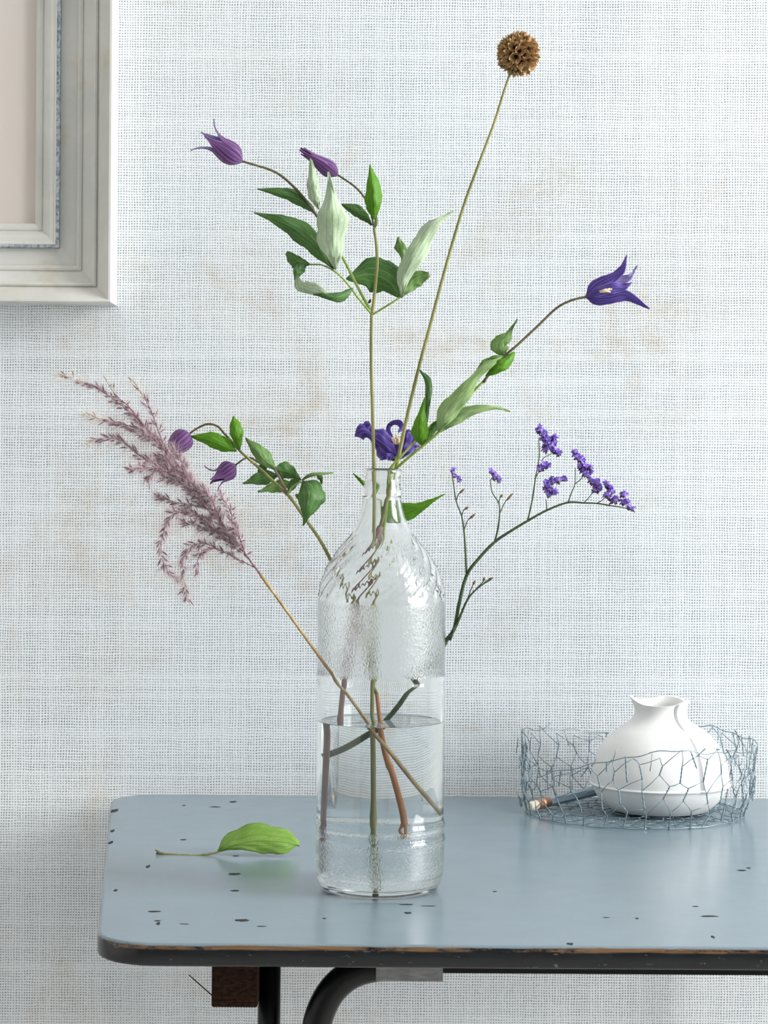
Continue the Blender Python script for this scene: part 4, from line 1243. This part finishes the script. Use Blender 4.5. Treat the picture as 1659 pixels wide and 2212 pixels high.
# ---- grass plume
def plume():
    root = thing('plume_grass', at(under(952, 1758), 1755, YA + 0.004), 'feathery mauve grass plume on a straw stem leaning far left', 'grass')
    def Yg(px):
        return YA - 0.028 - (715 - px) * 0.000116
    ST = M['stem_straw']
    stem('stem', root, [(under(954, 1760), 1757, YA + 0.006), (under(900, 1690), 1690, YA - 0.002), (under(845, 1622), 1622, YA - 0.010), (796, 1562, YA - 0.016), (755, 1505, YA - 0.022), (715, 1453, YA - 0.030), (640, 1349, Yg(640)), (562, 1240, Yg(562))], 1.4, 0.95, ST, 40, 8, 0, ((0.98, 0.3),))
    def X(p, d=0.0):
        x, y = 100 + p[0] / 2.5136, 780 + p[1] / 2.5136
        return (x, y, Yg(x) + d)
    main = [(1160, 1155), (1090, 1060), (960, 890), (800, 680), (660, 490), (560, 380)]
    BR = [  # points, density, cream tip
        ([(700, 530), (560, 390), (480, 300), (330, 182), (200, 115), (60, 70)], 1.0, 0.78),
        ([(650, 480), (605, 370), (565, 260), (525, 190), (470, 105)], 0.9, 0.7),
        ([(660, 500), (540, 390), (420, 345), (300, 318), (215, 280)], 1.2, 0.72),
        ([(640, 590), (510, 515), (420, 440), (340, 420), (215, 435)], 1.0, 0.9),
        ([(520, 340), (440, 240), (380, 190), (310, 80)], 0.6, 0.6),
        ([(700, 620), (600, 580), (450, 590)], 1.1, 2),
        ([(660, 580), (590, 600), (545, 650)], 1.1, 2),
        ([(620, 560), (545, 540), (530, 590)], 0.9, 0.6),
        ([(870, 800), (700, 765), (600, 735)], 1.1, 2),
        ([(960, 890), (800, 835), (690, 830), (640, 920), (625, 1040), (665, 1150), (745, 1188)], 0.9, 0.93),
        ([(1020, 990), (900, 920), (740, 878)], 1.3, 2),
        ([(1080, 1060), (1020, 940), (1000, 810), (935, 720)], 1.1, 2),
        ([(1130, 1120), (1040, 1075), (940, 1025), (850, 990), (770, 1020), (740, 1100), (750, 1200), (770, 1310)], 1.0, 2),
        ([(930, 1015), (850, 1030), (820, 1095), (835, 1165)], 0.8, 0.9),
        ([(1040, 1010), (900, 830), (760, 690), (640, 590)], 1.9, 2),
        ([(960, 880), (820, 700), (700, 590), (610, 510)], 1.9, 2),
        ([(900, 790), (780, 640), (690, 540)], 1.7, 2),
        ([(860, 730), (740, 640), (630, 640)], 1.5, 2),
        ([(1060, 1040), (950, 950), (860, 870), (740, 800)], 1.3, 2),
        ([(700, 560), (600, 440), (520, 400)], 1.3, 2),
        ([(800, 680), (740, 560), (690, 480)], 1.2, 2),
        ([(960, 890), (900, 760), (850, 690)], 1.2, 2),
        ([(1090, 1070), (1050, 960), (1020, 900)], 1.2, 2),
    ]
    stem('rachis', root, [X(p) for p in main], 0.8, 0.3, M['spikelet'], 40, 6)
    sp = MB()
    hr = MB()
    def spike(p, d, L, r):
        a, u, v = basis(d)
        o = len(sp.V)
        for t, k in ((0.25, 0.8), (0.55, 1.0)):
            for i in range(3):
                an = 2.0944 * i
                sp.V.append(p + a * L * t + (u * math.cos(an) + v * math.sin(an)) * r * k)
        sp.V += [p, p + a * L]
        for i in range(3):
            j = (i + 1) % 3
            sp.F += [(o + i, o + j, o + 3 + j, o + 3 + i), (o + 6, o + j, o + i), (o + 7, o + 3 + i, o + 3 + j)]
            sp.M += [0, 0, 0]
    def hair(p, d, L, m, w=0.000085):
        a, u, v = basis(d)
        th = rnd.uniform(0, 3.14)
        s = (u * math.cos(th) + v * math.sin(th)) * w
        s2 = (u * math.cos(th + 2.1) + v * math.sin(th + 2.1)) * w
        o = len(hr.V)
        bend = Vector((rnd.uniform(-1, 1), rnd.uniform(-1, 1), rnd.uniform(-1, 0.4))) * L * 0.12
        hr.V += [p - s, p + s, p + s2, p + a * L * 0.6 + bend - s * 0.6, p + a * L * 0.6 + bend + s * 0.6, p + a * L * 0.6 + bend + s2 * 0.6, p + a * L + bend * 2.5]
        hr.F += [(o, o + 1, o + 4, o + 3), (o + 1, o + 2, o + 5, o + 4), (o + 2, o, o + 3, o + 5), (o + 3, o + 4, o + 6), (o + 4, o + 5, o + 6), (o + 5, o + 3, o + 6)]
        hr.M += [m] * 6
    for bi, (P, dens, cream) in enumerate(BR):
        dd = rnd.uniform(-0.012, 0.012)
        Q = [X(p, dd * min(1, i / 1.5)) for i, p in enumerate(P)]
        stem('branch', root, Q, 0.42, 0.15, M['spikelet'], 24, 5)
        S = catmull(Q, 120)
        W = [at(*s) for s in S]
        ln = sum((W[i + 1] - W[i]).length for i in range(119))
        num = int(ln / 0.0016 * dens)
        for i in range(num):
            t = 0.06 + 0.94 * (i + rnd.random()) / num
            k = min(int(t * 118), 117)
            p = W[k]
            tan = (W[k + 1] - W[k]).normalized()
            tip = t > cream
            for j in range(1 if tip else rnd.choice((1, 1, 2))):
                rv = Vector((rnd.uniform(-1, 1), rnd.uniform(-1, 1), rnd.uniform(-1, 1)))
                d = (tan * 0.9 + rv * 0.75).normalized()
                b = p + (rv - tan * rv.dot(tan)) * 0.0010
                if not tip or rnd.random() < 0.3:
                    spike(b, d, rnd.uniform(0.0038, 0.0066), rnd.uniform(0.00040, 0.00066))
                for h in range(13 if tip else 12):
                    r2 = Vector((rnd.uniform(-1, 1), rnd.uniform(-1, 1), rnd.uniform(-1, 1)))
                    hair(b, (d + r2 * 0.75).normalized(), rnd.uniform(0.006, 0.0125), 1 if tip else 0)
    o = sp.build('spikelets', [M['spikelet']], root)
    o['kind'] = 'stuff'
    o = hr.build('plume_hairs', [M['hair'], M['hair_cream']], root)
    o['kind'] = 'stuff'
plume()

# ---- loose leaf lying on the table
def loose_leaf():
    root = thing('loose_leaf', on_z(470, 1846, ZT), 'single bright green leaf with its stalk lying on the table top', 'leaf')
    Y0 = on_z(470, 1848, ZT).y
    L = M['leaf_lime']
    stem('stalk', root, [(338, 1842, Y0 + 0.004), (380, 1846.5, Y0 + 0.002), (428, 1847.5, Y0), (450, 1845, Y0), (474, 1840, Y0)], 1.05, 0.7, M['stem_olive'], 24, 8, 0, ((0.66, 0.4),))
    stem('stalk', root, [(352, 1844, Y0 + 0.004), (343, 1840, Y0 + 0.005), (336, 1836, Y0 + 0.006)], 0.9, 0.6, M['stem_olive'])
    leaf(root, [(470, 1840, Y0), (500, 1828, Y0 - 0.004), (550, 1818, Y0 - 0.006), (600, 1819, Y0 - 0.006), (636, 1823, Y0 - 0.002), (647, 1827, Y0)], [1, 25, 38, 37, 29, 12, 2], [1, 7, 17, 27, 25, 6, 1], [L, M['leaf_pale']], 0.9, -0.35, 0.3, 0.35, n=26, m=7)
loose_leaf()

# ------------------------------------------------------------------ porcelain vase, wire basket, pencil
VC = on_z(1424, 1754, ZT)
SV = FPX / VC.y
def build_vase():
    prof = [(1756, 60), (1757, 96), (1752, 108), (1742, 121), (1730, 132), (1716, 141), (1705, 146), (1701.5, 149.5), (1699, 150.5), (1696.5, 148), (1690, 147.5), (1675, 146.5), (1655, 142), (1638, 136), (1620, 127), (1603, 114), (1588, 98), (1578, 83), (1570, 71), (1564, 63.5), (1556, 57), (1546, 53.5), (1536, 54), (1529, 57), (1524, 60)]
    NS = 180
    S = catmull([((1757 - y) / SV, r / SV) for y, r in prof], 90)
    S[0] = (0.0, 60 / SV)
    rows = [(max(0.0, s[0]), s[1]) for s in S]
    ztop = rows[-1][0]
    zs = (1757 - 1699) / SV
    V, F = [], []
    azc = math.radians(31)             # overlap line, to the right of the camera side
    def wob(a, z):
        q = max(0, (z - (1757 - 1566) / SV) / (ztop - (1757 - 1566) / SV))
        dr = 0.0
        dz = 0.0
        # corner of the rim drawn out at the left, smaller one right behind
        for a0, am, wd in ((-88, 1.0, 30), (62, 0.50, 30), (150, 0.45, 40)):
            d = (math.degrees(a) - a0 + 180) % 360 - 180
            g = math.exp(-(d / wd) ** 2)
            dz += g * am * 0.0062 * q ** 2
            dr += g * am * 0.0030 * q ** 2
        dz -= 0.0016 * q * q * (0.5 + 0.5 * math.cos(a))
        return dr, dz
    def ring(z, r, inner):
        for k in range(NS):
            a = 2 * math.pi * k / NS - math.pi + azc      # azimuth from the camera side, + to the right
            dr, dz = wob(a, z)
            rr = r + dr
            if z > zs - 0.001:
                d = a - azc
                d = (d + math.pi) % (2 * math.pi) - math.pi
                if not inner:
                    if d >= 0:
                        rr += 0.0024 * math.exp(-d * 1.1)
                    else:
                        rr -= 0.0005 * math.exp(d * 9)
            if inner:
                rr -= 0.0030
            V.append(Vector((VC.x + rr * math.sin(a), VC.y - rr * math.cos(a), ZT + 0.0020 + z + dz)))
    for z, r in rows:
        ring(z, r, False)
    inn = [rw for rw in rows[::-1] if rw[0] > 0.004]
    for z, r in inn:
        ring(z, r, True)
    NR = len(rows) + len(inn)
    for j in range(NR - 1):
        for k in range(NS):
            a, b = j * NS + k, j * NS + (k + 1) % NS
            F.append((a, b, b + NS, a + NS))
    F.append(tuple(range(NS - 1, -1, -1)))
    F.append(tuple((NR - 1) * NS + k for k in range(NS)))
    o = mesh_obj('porcelain_vase', V, F, M['ceramic'], None)
    for v in o.data.vertices:
        v.co -= Vector((VC.x, VC.y, ZT))
    o.location = (VC.x, VC.y, ZT)
    md = o.modifiers.new('edge', 'EDGE_SPLIT')
    md.split_angle = math.radians(55)
    o['label'] = 'squat white porcelain vase with folded seam and ruffled rim standing in the wire tray'
    o['category'] = 'vase'
build_vase()

def build_basket():
    cx, cyy = on_z(1372, 1757, ZT).x, VC.y - 0.004
    R = 0.0965
    root = thing('wire_basket', (cx, cyy, ZT), 'low round tray bent from galvanised chicken wire on the table top', 'basket')
    rr = random.Random(3)
    tw = 0.00034
    def strand(mb, p, q, r=tw):
        m = (p + q) / 2 + Vector((rr.uniform(-1, 1), rr.uniform(-1, 1), rr.uniform(-1, 1))) * 0.0008
        mb.add(*tube_geo([p, m, q], [r] * 3, 5, True))
    def twist(mb, p, q):
        d = q - p
        a, u, v = basis(d)
        n = 13
        for s in (0, math.pi):
            pts = []
            for i in range(n):
                t = -0.06 + 1.12 * i / (n - 1)
                an = t * 2 * math.pi * 2.0 + s
                pts.append(p + d * t + (u * math.cos(an) + v * math.sin(an)) * 0.00042)
            mb.add(*tube_geo(pts, [0.00036] * n, 5, True))
    def side(u, v):
        """u angle, v height fraction 0..1.2"""
        a = u
        front = 0.5 - 0.5 * math.cos(a)       # 1 at the back
        h = 0.060 + 0.004 * math.sin(a * 3 + 1)
        dx = math.sin(a)
        # dip towards the front left
        h -= 0.012 * math.exp(-(((math.degrees(a) + 48 + 180) % 360 - 180) / 32.0) ** 2)
        rad = R * (0.955 + 0.045 * min(1, v * 3.0) + 0.03 * v) + 0.004 * math.sin(a * 5) * v
        return Vector((cx + rad * math.sin(a), cyy - rad * math.cos(a), ZT + 0.0012 + h * v))
    N = 34
    sd = MB()
    jt = {}
    def node(i, j, kind):
        # hex nodes; rows of vertical twists
        key = (i % N, j, kind)
        if key not in jt:
            jt[key] = (rr.uniform(-0.22, 0.22), rr.uniform(-0.07, 0.07))
        ju, jv = jt[key]
        sh = 0.30 * j
        u = 2 * math.pi * (i + (0.5 if j % 2 else 0.0) + ju + sh) / N
        v = j * 0.33 + (0.0 if kind == 0 else 0.17) + jv
        return side(u, max(0.0, min(v, 1.04)))
    for j in range(4):
        for i in range(N):
            a, b = node(i, j, 0), node(i, j, 1)
            if j < 3 or rr.random() < 0.25:
                twist(sd, a, b)
            if j < 3:
                k0 = i if j % 2 == 0 else i + 1
                # from the top of this twist to the feet of the two above
                for kk in ((i - 1, i) if j % 2 == 0 else (i, i + 1)):
                    strand(sd, b, node(kk, j + 1, 0))
    # folded over selvedge loops along the rim
    for i in range(N):
        if rr.random() < 0.75:
            u = 2 * math.pi * (i + rr.uniform(-0.3, 0.3)) / N
            p = side(u, 0.99)
            q = side(u + rr.uniform(-0.07, 0.07), rr.uniform(0.66, 0.86))
            (twist if rr.random() < 0.5 else strand)(sd, p, q)
        if rr.random() < 0.25:
            u = 2 * math.pi * (i + 0.4) / N
            p = side(u, 0.98)
            strand(sd, p, side(u + rr.uniform(-0.1, 0.1), rr.uniform(1.08, 1.16)))
    # crumpled doubled layer at the left and right ends
    for a0 in (-92, 84):
        for i in range(26):
            u = math.radians(a0 + rr.uniform(-22, 22))
            v = rr.uniform(0.05, 0.95)
            p = side(u, v)
            q = side(u + rr.uniform(-0.10, 0.10), min(1.02, v + rr.uniform(0.08, 0.25)))
            off = Vector((rr.uniform(-0.005, 0.005), rr.uniform(-0.004, 0.004), 0))
            (twist if rr.random() < 0.5 else strand)(sd, p + off, q + off)
    o = sd.build('side_mesh', [M['wire']], root)
    rim = []
    n = 220
    for i in range(n + 1):
        a = 2 * math.pi * i / n
        p = side(a, 1.0 + 0.02 * math.sin(a * 9) + 0.012 * math.sin(a * 23))
        rim.append(p)
    V, F = tube_geo(rim, [0.00042] * len(rim), 6)
    mesh_obj('rim_wire', V, F, M['wire'], root)
    # base: hexagonal net lying flat
    bs = MB()
    s = 0.0105
    def hexp(i, j):
        return Vector((cx + s * math.sqrt(3) * (i + (0.5 if j % 2 else 0)), cyy + s * 1.5 * j, ZT + 0.0011))
    jj = {}
    def pt(p):
        key = (round(p.x, 4), round(p.y, 4))
        if key not in jj:
            jj[key] = Vector((rr.uniform(-0.0014, 0.0014), rr.uniform(-0.0014, 0.0014), abs(rr.gauss(0, 0.0006))))
        return p + jj[key]
    done = set()
    for j in range(-7, 8):
        for i in range(-7, 8):
            c = hexp(i, j)
            for k in range(6):
                a0, a1 = math.radians(60 * k + 30), math.radians(60 * k + 90)
                p = c + Vector((s * math.cos(a0), s * math.sin(a0), 0))
                q = c + Vector((s * math.cos(a1), s * math.sin(a1), 0))
                m = (p + q) / 2
                key = (round(m.x, 4), round(m.y, 4))
                if key in done:
                    continue
                done.add(key)
                if max((p - Vector((cx, cyy, p.z))).length, (q - Vector((cx, cyy, q.z))).length) > R * 0.955:
                    continue
                if abs(p.x - q.x) < 0.001:
                    twist(bs, pt(p), pt(q))
                else:
                    strand(bs, pt(p), pt(q))
    bs.build('base_mesh', [M['wire']], root)
    ring = [side(2 * math.pi * i / 120, 0.0) + Vector((0, 0, 0.0003 * math.sin(i))) for i in range(121)]
    V, F = tube_geo(ring, [0.00050] * len(ring), 6)
    mesh_obj('base_ring', V, F, M['wire'], root)
build_basket()

def build_pencil():
    p = at(1143, 1748, VC.y - 0.018)
    q = at(1281, 1715.5, VC.y + 0.038)
    d = (q - p).normalized()
    p.z = max(p.z, ZT + 0.0066)
    L = 0.128
    root = thing('pencil', p, 'slate-blue pencil with copper ferrule and cream eraser lying in the wire tray', 'pencil')
    a, u, v = basis(d)
    def seg(name, prof, mat, n):
        V, F = [], []
        for t, r in prof:
            for k in range(n):
                an = 2 * math.pi * k / n + 0.3
                V.append(p + a * t + (u * math.cos(an) + v * math.sin(an)) * r)
        for j in range(len(prof) - 1):
            for k in range(n):
                x, y = j * n + k, j * n + (k + 1) % n
                F.append((x, y, y + n, x + n))
        F.append(tuple(range(n - 1, -1, -1)))
        F.append(tuple((len(prof) - 1) * n + k for k in range(n)))
        return mesh_obj(name, V, F, mat, root, n > 8)
    R = 0.0042
    seg('eraser', [(0, 0.0026), (0.0008, 0.0036), (0.0022, 0.0040), (0.0110, 0.0040)], M['eraser'], 20)
    seg('ferrule', [(0.0095, R), (0.0125, R), (0.0128, R * 1.08), (0.0140, R * 1.08), (0.0143, R), (0.0165, R), (0.0168, R * 1.08), (0.018, R * 1.08), (0.0183, R), (0.0245, R)], M['copper'], 20)
    seg('barrel', [(0.0235, R * 0.98), (L - 0.02, R * 0.98)], M['pencil'], 6)
    seg('sharpened_wood', [(L - 0.02, R * 0.95), (L - 0.004, 0.0010)], M['pencil_wood'], 12)
    seg('lead', [(L - 0.005, 0.0011), (L, 0.0003)], M['graphite'], 8)
build_pencil()
